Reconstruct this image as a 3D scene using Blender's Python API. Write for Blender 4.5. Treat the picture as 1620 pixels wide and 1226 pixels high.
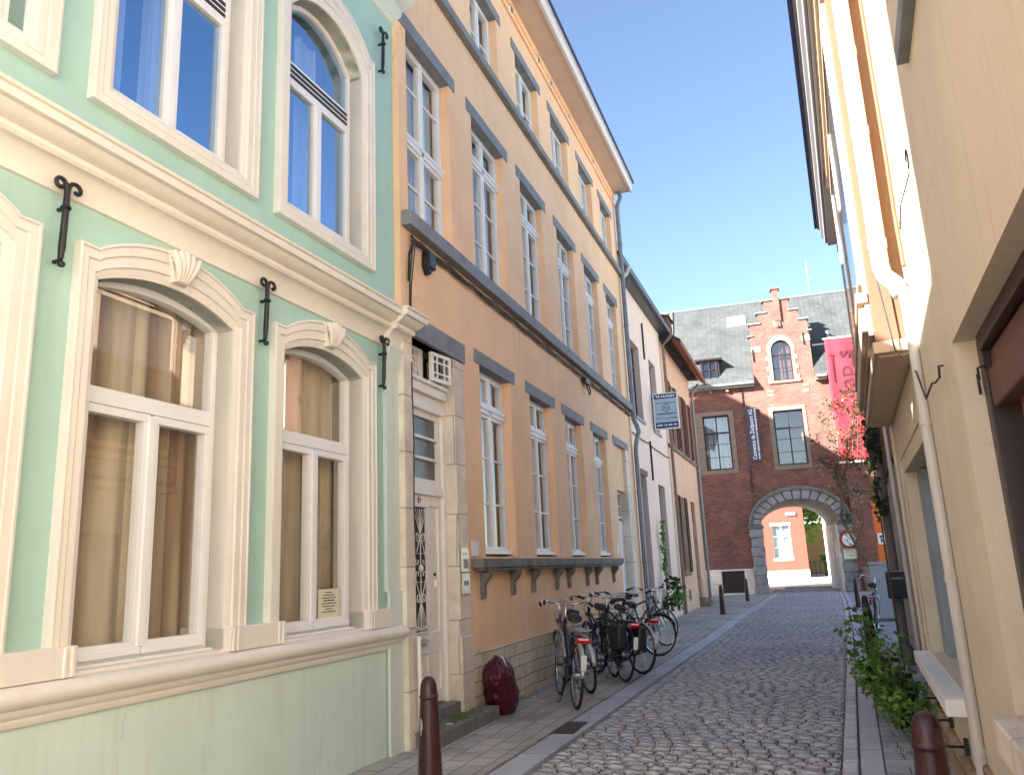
import bpy, bmesh, math, random
from mathutils import Vector, Matrix
from mathutils.geometry import tessellate_polygon
R = math.radians
rnd = random.Random(7)
sc = bpy.context.scene
col = sc.collection
for o in list(bpy.data.objects): bpy.data.objects.remove(o)

# ------------------------------------------------------------------ camera
cam_d = bpy.data.cameras.new('Camera'); cam = bpy.data.objects.new('Camera', cam_d); col.objects.link(cam); sc.camera = cam
cam_d.sensor_width = 36; cam_d.lens = 36*1270/1620; cam_d.clip_start = 0.05; cam_d.clip_end = 2000
cam.matrix_world = Matrix(((0.940069, 0.115022, 0.320999, 0),(0.338231, -0.195151, -0.920606, 0),(-0.043246, 0.974005, -0.222360, 1.55),(0,0,0,1)))
# ------------------------------------------------------------------ light
SUN = Vector((1.0, 1.1, -0.80)).normalized()          # direction the sunlight travels
w = bpy.data.worlds.new("World"); sc.world = w; w.use_nodes = True
nt = w.node_tree; bg = nt.nodes['Background']
sky = nt.nodes.new('ShaderNodeTexSky'); sky.sky_type = 'NISHITA'; sky.sun_disc = False
sky.sun_elevation = math.asin(-SUN.z); sky.sun_rotation = math.atan2(-SUN.x, -SUN.y)
sky.altitude = 50; sky.air_density = 1.0; sky.dust_density = 0.6; sky.ozone_density = 1.6
nt.links.new(sky.outputs[0], bg.inputs[0]); bg.inputs[1].default_value = 0.05
sl = bpy.data.lights.new('Sun', 'SUN'); sun = bpy.data.objects.new('Sun', sl); col.objects.link(sun)
sl.energy = 4.2; sl.angle = R(0.5); sl.color = (1.0, 0.98, 0.95)
sun.rotation_euler = SUN.to_track_quat('-Z', 'Y').to_euler()
sc.view_settings.view_transform = 'Standard'; sc.view_settings.look = 'None'
sc.view_settings.exposure = 2.8; sc.view_settings.gamma = 1.0
sc.cycles.max_bounces = 10; sc.cycles.diffuse_bounces = 6; sc.cycles.transparent_max_bounces = 16
sc.cycles.use_denoising = True
sc.cycles.caustics_reflective = False; sc.cycles.caustics_refractive = False

# ------------------------------------------------------------------ helpers
class MB:
    """collects shapes and links them as ONE mesh object"""
    def __init__(s): s.v = []; s.f = []; s.m = []; s.mi = 0
    def add(s, vs, fs):
        b = len(s.v); s.v += [tuple(p) for p in vs]
        for f in fs: s.f.append([i+b for i in f]); s.m.append(s.mi)
        return s
    def box(s, x0, x1, y0, y1, z0, z1):
        return s.add([(x0,y0,z0),(x1,y0,z0),(x1,y1,z0),(x0,y1,z0),(x0,y0,z1),(x1,y0,z1),(x1,y1,z1),(x0,y1,z1)],
                     [(0,3,2,1),(4,5,6,7),(0,1,5,4),(1,2,6,5),(2,3,7,6),(3,0,4,7)])
    def prism(s, poly, y0, y1, caps=True):
        """poly in (x,z), extruded along y"""
        n = len(poly); vs = [(p[0], y0, p[1]) for p in poly]+[(p[0], y1, p[1]) for p in poly]
        s.add(vs, [(i,(i+1)%n,(i+1)%n+n,i+n) for i in range(n)])
        if caps:
            t = tessellate_polygon([[Vector((p[0],p[1],0)) for p in poly]])
            b = len(s.v)-2*n
            for a in t:
                s.f.append([b+i for i in a]); s.m.append(s.mi); s.f.append([b+n+i for i in a]); s.m.append(s.mi)
        return s
    def xprism(s, poly, x0, x1):
        """poly in (y,z), extruded along x"""
        n = len(poly); vs = [(x0,p[0],p[1]) for p in poly]+[(x1,p[0],p[1]) for p in poly]
        b = len(s.v); s.add(vs, [(i,(i+1)%n,(i+1)%n+n,i+n) for i in range(n)])
        for a in tessellate_polygon([[Vector((p[0],p[1],0)) for p in poly]]):
            s.f.append([b+i for i in a]); s.m.append(s.mi); s.f.append([b+n+i for i in a]); s.m.append(s.mi)
        return s
    def loft(s, rings, closed=False, cap=False):
        n = len(rings[0]); b = len(s.v)
        for r in rings: s.v += [tuple(p) for p in r]
        for k in range(len(rings)-1):
            for i in range(n if closed else n-1):
                j = (i+1) % n
                s.f.append([b+k*n+i, b+k*n+j, b+(k+1)*n+j, b+(k+1)*n+i]); s.m.append(s.mi)
        if cap:
            s.f.append([b+i for i in range(n)][::-1]); s.m.append(s.mi)
            s.f.append([b+(len(rings)-1)*n+i for i in range(n)]); s.m.append(s.mi)
        return s
    def tube(s, pts, r, n=8, cap=True, closed=False):
        pts = [Vector(p) for p in pts]; rs = r if isinstance(r, (list, tuple)) else [r]*len(pts)
        rings = []; prev = None
        N = len(pts)
        for i, p in enumerate(pts):
            if closed: t = pts[(i+1) % N]-pts[i-1]
            else: t = pts[min(i+1, N-1)]-pts[max(i-1, 0)]
            if t.length < 1e-9: t = Vector((0,0,1))
            t.normalize()
            if prev is None:
                a = Vector((0,0,1)) if abs(t.z) < .9 else Vector((1,0,0)); u = t.cross(a).normalized()
            else:
                u = prev-t*prev.dot(t)
                if u.length < 1e-6: u = t.orthogonal()
                u.normalize()
            prev = u; v = t.cross(u)
            rings.append([p+(u*math.cos(2*math.pi*k/n)+v*math.sin(2*math.pi*k/n))*rs[i] for k in range(n)])
        if closed: rings.append(rings[0])
        return s.loft(rings, closed=True, cap=cap and not closed)
    def lathe(s, prof, c=(0,0,0), n=24):
        rings = [[(c[0]+r*math.cos(2*math.pi*k/n), c[1]+r*math.sin(2*math.pi*k/n), c[2]+z) for k in range(n)] for r, z in prof]
        return s.loft(rings, closed=True, cap=True)
    def disc(s, c, ax, r, h, n=16):
        c = Vector(c); ax = Vector(ax).normalized()
        return s.tube([c-ax*h/2, c+ax*h/2], r, n)
    def build(s, name, mat, parent=None, smooth=False, bevel=0, autos=None):
        me = bpy.data.meshes.new(name); me.from_pydata(s.v, [], s.f)
        ms = mat if isinstance(mat, (list, tuple)) else [mat]
        for m in ms: me.materials.append(m)
        if len(ms) > 1: me.polygons.foreach_set('material_index', s.m)
        bm = bmesh.new(); bm.from_mesh(me); bmesh.ops.recalc_face_normals(bm, faces=bm.faces)
        if smooth:
            for f in bm.faces: f.smooth = True
            ang = R(autos or 40)
            for e in bm.edges:
                if len(e.link_faces) == 2 and e.calc_face_angle(0) > ang: e.smooth = False
        bm.to_mesh(me); bm.free(); me.update()
        o = bpy.data.objects.new(name, me); col.objects.link(o)
        if parent: o.parent = parent
        if bevel:
            b = o.modifiers.new('bevel', 'BEVEL'); b.width = bevel; b.segments = 2; b.limit_method = 'ANGLE'; b.angle_limit = R(50)
        return o

def tag(o, label=None, cat=None, group=None, kind=None):
    if label: o['label'] = label
    if cat: o['category'] = cat
    if group: o['group'] = group
    if kind: o['kind'] = kind
    return o
def empty(name, loc, rz=0, **k):
    o = bpy.data.objects.new(name, None); col.objects.link(o); o.location = loc; o.rotation_euler = (0, 0, rz)
    o.empty_display_size = .2
    return tag(o, **k) if k else o
def copy_tree(o, parent=None):
    c = o.copy(); col.objects.link(c)
    if parent: c.parent = parent
    for ch in [x for x in bpy.data.objects if x.parent == o]: copy_tree(ch, c)
    return c

# ------------------------------------------------------------------ materials
def srgb(r, g, b):
    return tuple(((c/255)/12.92 if c/255 <= .04045 else ((c/255+.055)/1.055)**2.4) for c in (r, g, b))+(1,)
def nodes(name):
    m = bpy.data.materials.new(name); m.use_nodes = True
    return m, m.node_tree, m.node_tree.nodes['Principled BSDF']
def coords(nt, scale=(1,1,1), src='Object'):
    tc = nt.nodes.new('ShaderNodeTexCoord'); mp = nt.nodes.new('ShaderNodeMapping'); mp.inputs['Scale'].default_value = scale
    nt.links.new(tc.outputs[src], mp.inputs[0]); return mp.outputs[0]
def noise(nt, vec, scale, detail=4, rough=.55):
    n = nt.nodes.new('ShaderNodeTexNoise'); n.inputs['Scale'].default_value = scale; n.inputs['Detail'].default_value = detail
    n.inputs['Roughness'].default_value = rough
    nt.links.new(vec, n.inputs['Vector']); return n.outputs['Fac']
def ramp(nt, fac, stops):
    r = nt.nodes.new('ShaderNodeValToRGB'); e = r.color_ramp.elements
    while len(e) < len(stops): e.new(.5)
    for i, (p, c) in enumerate(stops): e[i].position = p; e[i].color = c if len(c) == 4 else tuple(c)+(1,)
    nt.links.new(fac, r.inputs[0]); return r.outputs[0]
def mixc(nt, fac, a, b, mode='MIX'):
    m = nt.nodes.new('ShaderNodeMix'); m.data_type = 'RGBA'; m.blend_type = mode
    for sock, val in ((m.inputs[0], fac), (m.inputs[6], a), (m.inputs[7], b)):
        if isinstance(val, (int, float)): sock.default_value = val
        elif isinstance(val, tuple): sock.default_value = val
        else: nt.links.new(val, sock)
    return m.outputs[2]
def bump(nt, p, h, strength, dist=.01):
    b = nt.nodes.new('ShaderNodeBump'); b.inputs['Strength'].default_value = strength; b.inputs['Distance'].default_value = dist
    nt.links.new(h, b.inputs['Height']); nt.links.new(b.outputs[0], p.inputs['Normal'])
def sh(c, k): return tuple(min(1, x*k) for x in c[:3])+(1,)

def paint(name, c, rough=.5, var=.12, bmp=.15, scale=3, fine=60, streak=.0, dirt=None, metal=0, spec=.5, scuff=0, patch=0):
    """painted or plastered surface: cloudy tone variation, vertical rain streaks, fine grain"""
    m, nt, p = nodes(name)
    v = coords(nt); p.inputs['Roughness'].default_value = rough; p.inputs['Metallic'].default_value = metal
    p.inputs['Specular IOR Level'].default_value = spec
    out = ramp(nt, noise(nt, v, scale, 6, .6), [(.3, sh(c, 1-var)), (.7, sh(c, 1+var*.6))])
    if streak:
        vs = coords(nt, (7, 7, .35)); s_ = noise(nt, vs, 2.2, 5, .6)
        out = mixc(nt, ramp(nt, s_, [(.52, (0,0,0)), (.75, (streak,)*3)]), out, dirt or sh(c, .45))
    if patch:
        out = mixc(nt, ramp(nt, noise(nt, v, .55, 3, .5), [(.53, (0,0,0)), (.56, (patch,)*3)]), out, sh(c, .9))
        out = mixc(nt, ramp(nt, noise(nt, v, .4, 8, .75), [(.45, (0,0,0)), (.7, (patch,)*3)]), out, sh(c, 1.12))
    if scuff:
        vs = coords(nt, (1, 1, .45)); out = mixc(nt, ramp(nt, noise(nt, vs, 9, 10, .8), [(.63, (0,0,0)), (.7, (scuff,)*3)]), out, dirt or sh(c, .5))
        vo = nt.nodes.new('ShaderNodeTexVoronoi'); vo.feature = 'DISTANCE_TO_EDGE'; vo.inputs['Scale'].default_value = .9
        wv = nt.nodes.new('ShaderNodeVectorMath'); wv.operation = 'MULTIPLY_ADD'; nz = nt.nodes.new('ShaderNodeTexNoise'); nz.inputs['Scale'].default_value = 3; nz.inputs['Detail'].default_value = 6
        nt.links.new(v, nz.inputs['Vector']); nt.links.new(nz.outputs['Color'], wv.inputs[0]); wv.inputs[1].default_value = (.5,.5,.5); nt.links.new(v, wv.inputs[2]); nt.links.new(wv.outputs[0], vo.inputs['Vector'])
        cr = ramp(nt, vo.outputs['Distance'], [(.0, (scuff*.9,)*3), (.006, (0,0,0))]); gate = ramp(nt, noise(nt, v, .8, 2), [(.55, (0,0,0)), (.62, (1,1,1))])
        out = mixc(nt, mixc(nt, 1.0, cr, gate, 'MULTIPLY'), out, sh(c, .4))
    nt.links.new(out, p.inputs['Base Color'])
    if bmp:
        if patch:
            a_ = nt.nodes.new('ShaderNodeMath'); a_.operation = 'MULTIPLY_ADD'; nt.links.new(noise(nt, v, 5, 4, .6), a_.inputs[0]); a_.inputs[1].default_value = 2.2; nt.links.new(noise(nt, v, fine, 5, .65), a_.inputs[2]); bump(nt, p, a_.outputs[0], bmp, .005)
        else: bump(nt, p, noise(nt, v, fine, 5, .65), bmp, .004)
    return m
def stone(name, c1, c2, bw=.45, bh=.2, mortar=None, msize=.008, rough=.85, bmp=.6, off=.5, uneven=True):
    """coursed stone or brick, mapped on wall coordinates"""
    m, nt, p = nodes(name); p.inputs['Roughness'].default_value = rough
    tc = nt.nodes.new('ShaderNodeTexCoord'); sx = nt.nodes.new('ShaderNodeSeparateXYZ'); nt.links.new(tc.outputs['Object'], sx.inputs[0])
    ad = nt.nodes.new('ShaderNodeMath'); ad.operation = 'ADD'; nt.links.new(sx.outputs[0], ad.inputs[0]); nt.links.new(sx.outputs[1], ad.inputs[1])
    cb = nt.nodes.new('ShaderNodeCombineXYZ'); nt.links.new(ad.outputs[0], cb.inputs[0]); nt.links.new(sx.outputs[2], cb.inputs[1])
    vec = cb.outputs[0]
    if uneven:
        nz = nt.nodes.new('ShaderNodeTexNoise'); nz.inputs['Scale'].default_value = 1.5; nt.links.new(vec, nz.inputs['Vector'])
        mx = nt.nodes.new('ShaderNodeVectorMath'); mx.operation = 'MULTIPLY_ADD'; nt.links.new(nz.outputs['Color'], mx.inputs[0])
        mx.inputs[1].default_value = (.06, .05, 0); nt.links.new(vec, mx.inputs[2]); vec = mx.outputs[0]
    b = nt.nodes.new('ShaderNodeTexBrick'); nt.links.new(vec, b.inputs['Vector'])
    b.inputs['Scale'].default_value = 1; b.inputs['Brick Width'].default_value = bw; b.inputs['Row Height'].default_value = bh
    b.inputs['Mortar Size'].default_value = msize; b.inputs['Mortar Smooth'].default_value = .3; b.offset = off
    b.inputs['Color1'].default_value = c1; b.inputs['Color2'].default_value = c2; b.inputs['Mortar'].default_value = mortar or sh(c1, .55)
    v = coords(nt)
    out = mixc(nt, .8, b.outputs['Color'], ramp(nt, noise(nt, v, 1.3, 7, .65), [(.3, (.62,.6,.58)), (.7, (1.25,1.22,1.18))]), 'MULTIPLY')
    out = mixc(nt, ramp(nt, noise(nt, v, 9, 6, .7), [(.6, (0,0,0)), (.8, (.5,.5,.5))]), out, sh(c1, .5))
    nt.links.new(out, p.inputs['Base Color'])
    h = nt.nodes.new('ShaderNodeMath'); h.operation = 'MULTIPLY_ADD'; nt.links.new(b.outputs['Fac'], h.inputs[0]); h.inputs[1].default_value = -1.5
    nt.links.new(noise(nt, v, 25, 6, .7), h.inputs[2]); bump(nt, p, h.outputs[0], bmp, .012)
    return m
def glass(name, tint=(1,1,1,1), ior=1.55, rough=0.0, wave=.0, boost=1.0, gcol=(1,1,1,1)):
    m, nt, p = nodes(name); nt.nodes.remove(p); out = nt.nodes['Material Output']
    tr = nt.nodes.new('ShaderNodeBsdfTransparent'); tr.inputs[0].default_value = tint
    gl = nt.nodes.new('ShaderNodeBsdfGlossy'); gl.inputs['Roughness'].default_value = rough; gl.inputs[0].default_value = gcol
    fr = nt.nodes.new('ShaderNodeFresnel'); fr.inputs[0].default_value = ior
    mu = nt.nodes.new('ShaderNodeMath'); mu.operation = 'MULTIPLY'; mu.use_clamp = True; mu.inputs[1].default_value = boost
    nt.links.new(fr.outputs[0], mu.inputs[0])
    if wave:
        b = nt.nodes.new('ShaderNodeBump'); b.inputs['Strength'].default_value = wave; b.inputs['Distance'].default_value = .02
        nt.links.new(noise(nt, coords(nt), 1.6, 1), b.inputs['Height']); nt.links.new(b.outputs[0], gl.inputs['Normal'])
    mi = nt.nodes.new('ShaderNodeMixShader'); nt.links.new(mu.outputs[0], mi.inputs[0]); nt.links.new(tr.outputs[0], mi.inputs[1]); nt.links.new(gl.outputs[0], mi.inputs[2])
    nt.links.new(mi.outputs[0], out.inputs[0]); return m
def cloth(name, c1, c2, bands=9, rough=.9):
    """curtain fabric, its tone varying in broad vertical bands"""
    m, nt, p = nodes(name); p.inputs['Roughness'].default_value = rough
    v = coords(nt, (bands, bands, .25)); f = noise(nt, v, 1, 3)
    nt.links.new(ramp(nt, f, [(.36, c1), (.62, c2)]), p.inputs['Base Color']); return m
def leafy(name, c1, c2, scale=3):
    m, nt, p = nodes(name); p.inputs['Roughness'].default_value = .5
    oi = nt.nodes.new('ShaderNodeNewGeometry')
    nt.links.new(ramp(nt, oi.outputs['Random Per Island'], [(0, c1), (1, c2)]), p.inputs['Base Color'])
    p.inputs['Subsurface Weight'].default_value = 0; p.inputs['Transmission Weight'].default_value = 0
    tl = nt.nodes.new('ShaderNodeBsdfTranslucent'); tl.inputs[0].default_value = sh(c2, 1.3)
    mi = nt.nodes.new('ShaderNodeMixShader'); mi.inputs[0].default_value = .3
    nt.links.new(p.outputs[0], mi.inputs[1]); nt.links.new(tl.outputs[0], mi.inputs[2]); nt.links.new(mi.outputs[0], nt.nodes['Material Output'].inputs[0])
    return m

M = {}
M['mint'] = paint('mint_plaster', srgb(172,207,196), .75, .07, .3, 1.2, 90, streak=.12, dirt=srgb(130,150,135), scuff=.18, patch=.35)
M['mint_low'] = paint('pale_mint_plaster', srgb(210,228,218), .75, .07, .35, 1.2, 60, streak=.2, dirt=srgb(140,148,128), scuff=.3, patch=.5)
M['mint_strip'] = paint('pale_mint_strip', srgb(216,228,218), .75, .07, .3, 1.5, 60, streak=.2)
M['cream'] = paint('cream_moulding', srgb(234,227,216), .6, .05, .15, 2, 80, streak=.14, dirt=srgb(175,160,135), scuff=.15)
M['white'] = paint('white_frame', srgb(238,238,238), .35, .03, .0)
M['oldwhite'] = paint('aged_white_paint', srgb(240,234,226), .45, .07, .15, 5, 50, streak=.12)
M['orange'] = paint('orange_plaster', srgb(252,205,164), .85, .10, .6, 1.0, 120, streak=.3, dirt=srgb(178,124,86), scuff=.35, patch=.7)
M['bluestone'] = paint('bluestone', srgb(132,134,138), .7, .22, .4, 4, 70, streak=.3, dirt=srgb(85,85,88))
M['bluestone_dark'] = paint('weathered_bluestone', srgb(124,121,116), .8, .3, .5, 5, 60, streak=.5, dirt=srgb(55,53,50))
M['limestone'] = stone('limestone_blocks', srgb(240,230,214), srgb(230,218,200), .9, .55, srgb(180,166,148), .006, bmp=.8)
M['plinth'] = stone('plinth_stone', srgb(226,214,192), srgb(210,198,176), .34, .14, srgb(156,144,124), .006, bmp=.9)
M['black_iron'] = paint('black_iron', (.012,.012,.013,1), .45, .3, .4, 10, 50)
M['dark_cable'] = paint('dark_cable', (.03,.027,.025,1), .6, .2, 0)
M['soffit'] = paint('beige_soffit', srgb(214,196,180), .6, .06, .05)
M['fascia'] = paint('pale_fascia', srgb(226,220,216), .5, .06, .05)
M['zinc'] = paint('grey_zinc', srgb(128,136,142), .4, .18, .2, 5, 30, metal=.3, streak=.2)
M['darkroof'] = stone('dark_slate', srgb(70,72,76), srgb(54,56,60), .3, .18, srgb(30,30,32), .006)
M['room'] = paint('dim_room_wall', srgb(150,134,116), .9, .1, 0)
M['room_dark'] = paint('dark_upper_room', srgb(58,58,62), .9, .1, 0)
M['curtain_brown'] = cloth('brown_curtain', srgb(158,134,110), srgb(226,214,190), 3.6)
M['curtain_white'] = cloth('white_net_curtain', srgb(190,190,188), srgb(235,235,232), 14)
M['curtain_grey'] = cloth('grey_curtain', srgb(178,166,148), srgb(222,212,196), 10)
M['glass'] = glass('window_glass', (.9,.9,.88,1), 1.5, boost=.2)
M['glass_sky'] = glass('upper_window_glass', (.62,.7,.8,1), 1.6, wave=.015, boost=.48, gcol=(.5,.72,1,1))
M['glass_gate'] = glass('gatehouse_glass', (.75,.78,.8,1), 2.3, wave=.03, boost=1.0)
M['glass_dark'] = glass('old_window_glass', (.62,.64,.64,1), 1.5, wave=.05, boost=.8)
M['frosted'] = paint('frosted_glass', srgb(95,96,94), .25, .25, .4, 6, 40)
M['paper'] = paint('notice_paper', srgb(225,222,190), .8, .04, 0)
M['ink'] = paint('dark_ink', (.05,.05,.06,1), .7, .0, 0)
M['redink'] = paint('red_enamel', srgb(150,30,35), .35, .0, 0)
M['whiteink'] = paint('white_enamel', srgb(240,240,240), .4, .0, 0)
M['steel'] = paint('brushed_steel', srgb(190,186,176), .35, .12, .1, 8, metal=.8)
M['bollard'] = paint('wine_red_bollard_paint', srgb(56,17,28), .38, .2, .5, 6, 45, streak=.35, dirt=srgb(110,84,78), scuff=.6)
M['pink'] = paint('pale_pink_plaster', srgb(244,218,200), .8, .06, .3, 1.2, 80, streak=.12, dirt=srgb(190,160,150))
M['peach'] = paint('peach_plaster', srgb(232,190,158), .8, .1, .3, 1.2, 80, streak=.3, dirt=srgb(180,125,95))
M['brownwood'] = paint('brown_wood', srgb(92,50,38), .5, .2, .2, 6, 40)
M['brownsoffit'] = paint('red_brown_boards', srgb(120,62,44), .6, .15, .2)
M['greenwood'] = paint('dark_green_paint', srgb(52,66,70), .4, .1, .1)
M['bluegrey'] = paint('blue_grey_stone', srgb(150,162,172), .7, .15, .3)
M['brick'] = stone('old_red_brick', srgb(150,90,74), srgb(110,68,58), .26, .088, srgb(126,110,100), .012, bmp=1.0, uneven=True)
M['lightbrick'] = stone('pale_brick', srgb(190,176,160), srgb(160,150,138), .3, .12, srgb(120,110,100), .01)
M['sand'] = paint('sandstone_trim', srgb(138,120,104), .85, .18, .5, 5, 50, streak=.2)
M['greystone'] = paint('grey_arch_stone', srgb(150,148,146), .8, .35, .6, 4, 40, streak=.3, dirt=srgb(70,68,66))
M['slate'] = stone('pale_weathered_slate', srgb(82,85,84), srgb(72,76,75), .24, .15, srgb(52,54,54), .01, bmp=.7)
M['slate_dark'] = paint('dark_slate_cheek', srgb(62,64,70), .7, .15, .5, 3, 40)
M['dark_frame'] = paint('dark_brown_frame', srgb(46,28,26), .4, .1, 0)
M['red_cloth'] = paint('red_banner_cloth', srgb(182,34,50), .8, .06, .1, 2)
M['red_cloth_ink'] = paint('dark_red_print', srgb(62,14,22), .8, .06, 0)
M['sign_slate'] = paint('slate_blue_sign', srgb(64,62,84), .5, .05, 0)
M['yellow_cream'] = paint('cream_wall_plaster', srgb(222,206,180), .85, .07, .6, .9, 70, streak=.3, dirt=srgb(172,150,118), scuff=.35, patch=.7)
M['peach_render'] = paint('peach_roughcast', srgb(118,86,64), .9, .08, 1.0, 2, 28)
M['bay_trim'] = paint('brown_beige_trim', srgb(190,166,142), .6, .06, .1)
M['grey_trim'] = paint('grey_cornice_paint', srgb(140,138,140), .6, .1, .1)
M['navy'] = paint('navy_gutter', srgb(30,36,84), .4, .05, 0)
M['pvc'] = paint('cream_pipe', srgb(204,196,186), .4, .06, .1, 3, 40, streak=.35, dirt=srgb(140,126,108))
M['oldrender'] = paint('peeling_render', srgb(168,164,154), .9, .35, 1.0, 3, 20, streak=.6, dirt=srgb(80,72,62))
M['roughstone'] = stone('rubble_base', srgb(190,160,130), srgb(160,134,108), .4, .22, srgb(110,95,80), .012, bmp=1.2)
M['orange_door'] = paint('orange_door_paint', srgb(224,110,30), .45, .08, .1)
M['coral'] = paint('coral_plaster', srgb(130,62,48), .8, .06, .2)
M['whitewash'] = paint('whitewash', srgb(240,236,226), .8, .05, .2)
M['yellow_wall'] = paint('ochre_wall', srgb(170,144,96), .8, .08, .2)
M['rubber'] = paint('tyre_rubber', (.018,.018,.02,1), .75, .2, 0)
M['chrome'] = paint('chrome', srgb(210,210,212), .22, .05, 0, metal=.95)
M['blackpaint'] = paint('black_gloss_paint', (.012,.012,.015,1), .3, .1, 0)
M['greypaint'] = paint('grey_frame_paint', srgb(96,100,108), .35, .1, 0)
M['silverguard'] = paint('silver_mudguard', srgb(190,192,190), .3, .05, 0, metal=.5)
M['redlens'] = paint('red_lens', srgb(210,20,24), .2, .0, 0)
M['saddle'] = paint('black_saddle', (.02,.02,.02,1), .5, .1, .1)
M['leaf'] = leafy('leaf_green', srgb(58,104,40), srgb(112,150,62))
M['leaf_dark'] = leafy('dark_leaf_green', srgb(24,38,18), srgb(50,66,30))
M['leaf_light'] = leafy('light_leaf_green', srgb(96,140,48), srgb(160,186,84))
M['leaf_pale'] = leafy('pale_leaf_green', srgb(90,100,60), srgb(150,150,100))
M['stem'] = paint('woody_stem', srgb(96,78,62), .85, .2, .3)
M['moss'] = leafy('moss_green', srgb(72,104,30), srgb(110,140,50))
M['cabinet'] = paint('light_grey_cabinet', srgb(172,180,188), .5, .05, .1)
M['mailbox'] = paint('dark_blue_grey_metal', srgb(28,42,56), .6, .05, 0)
M['skyblue'] = paint('blue_enamel', srgb(90,150,200), .4, .0, 0)
M['signblue'] = paint('navy_sign', srgb(28,44,100), .4, .0, 0)
M['signpale'] = paint('pale_blue_sign', srgb(172,196,208), .45, .03, 0)

def text_obj(txt, size, mat, parent, loc, rot, name='lettering', depth=.004, width=None, bold=0.0):
    cu = bpy.data.curves.new('txt', 'FONT'); cu.body = txt; cu.size = size; cu.extrude = depth; cu.align_x = 'CENTER'; cu.align_y = 'CENTER'
    cu.offset = bold; cu.resolution_u = 3
    t = bpy.data.objects.new('txt', cu); col.objects.link(t)
    bpy.context.view_layer.update()
    dg = bpy.context.evaluated_depsgraph_get(); me = bpy.data.meshes.new_from_object(t.evaluated_get(dg))
    bpy.data.objects.remove(t); me.materials.clear(); me.materials.append(mat); me.name = name
    xs = [v.co.x for v in me.vertices]
    k = width/(max(xs)-min(xs)) if width and xs else 1
    for v in me.vertices: v.co.x *= k
    o = bpy.data.objects.new(name, me); col.objects.link(o); o.parent = parent; o.location = loc; o.rotation_euler = rot
    return o

# local frames: x runs along the facade, -y points out into the street, z is up
def rect(a, b, c, d): return [(a,c),(b,c),(b,d),(a,d)]
def arc(x0, x1, zs, zc, n=14):
    """points of an arch from (x1,zs) over the crown zc to (x0,zs)"""
    cx = (x0+x1)/2; hw = (x1-x0)/2; hh = zc-zs
    if hh <= 0: return [(x1,zs),(x0,zs)]
    if hh < hw*.75:
        r = (hw*hw+hh*hh)/(2*hh); a = math.asin(min(1, hw/r)); cz = zc-r
        return [(cx+r*math.sin(a-2*a*i/n), cz+r*math.cos(a-2*a*i/n)) for i in range(n+1)]
    return [(cx+hw*math.cos(math.pi*i/n), zs+hh*math.sin(math.pi*i/n)) for i in range(n+1)]
def archpoly(x0, x1, z0, zs, zc, n=14): return [(x0,z0),(x1,z0)]+arc(x0, x1, zs, zc, n)
def wall(name, outline, holes, depth, mat, parent, y=0.0):
    """facade sheet with real openings and their reveals"""
    b = MB(); polys = [outline]+holes
    vs = [(p[0], y, p[1]) for pl in polys for p in pl]
    tr = tessellate_polygon([[Vector((p[0],p[1],0)) for p in pl] for pl in polys])
    b.add(vs, [list(t) for t in tr if len(set(t)) == 3])
    k = 0
    me_b = MB(); me_b.v = b.v; me_b.f = b.f; me_b.m = b.m
    for i, pl in enumerate(polys):
        n = len(pl); d = depth if i else .3
        me_b.add([(p[0], y, p[1]) for p in pl]+[(p[0], y+d, p[1]) for p in pl], [(j,(j+1)%n,(j+1)%n+n,j+n) for j in range(n)])
    return me_b.build(name, mat, parent)
def shell(u0, u1, z0, z1, y0, y1, parent, mat=None, name='room_lining'):
    b = MB(); b.add([(u0,y0,z0),(u1,y0,z0),(u1,y1,z0),(u0,y1,z0),(u0,y0,z1),(u1,y0,z1),(u1,y1,z1),(u0,y1,z1)],
                    [(0,3,2,1),(4,5,6,7),(1,2,6,5),(2,3,7,6),(3,0,4,7)])
    return b.build(name, mat or M['room'], parent)
def curtain(u0, u1, z0, z1, y, mat, parent, amp=.025, wl=.12, name='curtain', seed=0):
    n = max(8, int((u1-u0)/wl*6)); b = MB(); r1 = []; r2 = []
    rr = random.Random(seed); ph = [rr.uniform(0, 6) for _ in range(3)]
    for i in range(n+1):
        u = u0+(u1-u0)*i/n
        d = amp*(math.sin(2*math.pi*u/wl+ph[0]+.8*math.sin(u*9+ph[2]))+.5*math.sin(2*math.pi*u/(wl*1.7)+ph[1]))
        r1.append((u, y+d, z0)); r2.append((u+.01*math.sin(i), y+d*.7, z1))
    b.loft([r1, r2]); return b.build(name, mat, parent, smooth=True, autos=80)
def frame_bars(b, u0, u1, z0, z1, y0, y1, w, arch=None):
    """rectangular frame ring; an arched head when arch=(zs,zc)"""
    if not arch:
        b.box(u0, u1, y0, y1, z0, z0+w); b.box(u0, u1, y0, y1, z1-w, z1)
        b.box(u0, u0+w, y0+.001, y1, z0+w, z1-w); b.box(u1-w, u1, y0+.001, y1, z0+w, z1-w)
    else:
        zs, zc = arch
        b.box(u0, u1, y0, y1, z0, z0+w); b.box(u0, u0+w, y0+.001, y1, z0+w, zs); b.box(u1-w, u1, y0+.001, y1, z0+w, zs)
        o = arc(u0, u1, zs, zc); i = arc(u0+w, u1-w, zs, zc-w)
        for k in range(len(o)-1):
            q = [o[k], o[k+1], i[k+1], i[k]]
            b.add([(p[0], y0, p[1]) for p in q]+[(p[0], y1, p[1]) for p in q], [(0,1,2,3),(7,6,5,4),(0,1,5,4),(2,3,7,6)])
def pane_sheet(b, poly, y):
    vs = [(p[0], y, p[1]) for p in poly]; b.add(vs, [list(t) for t in tessellate_polygon([[Vector((p[0],p[1],0)) for p in poly]])])

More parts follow.
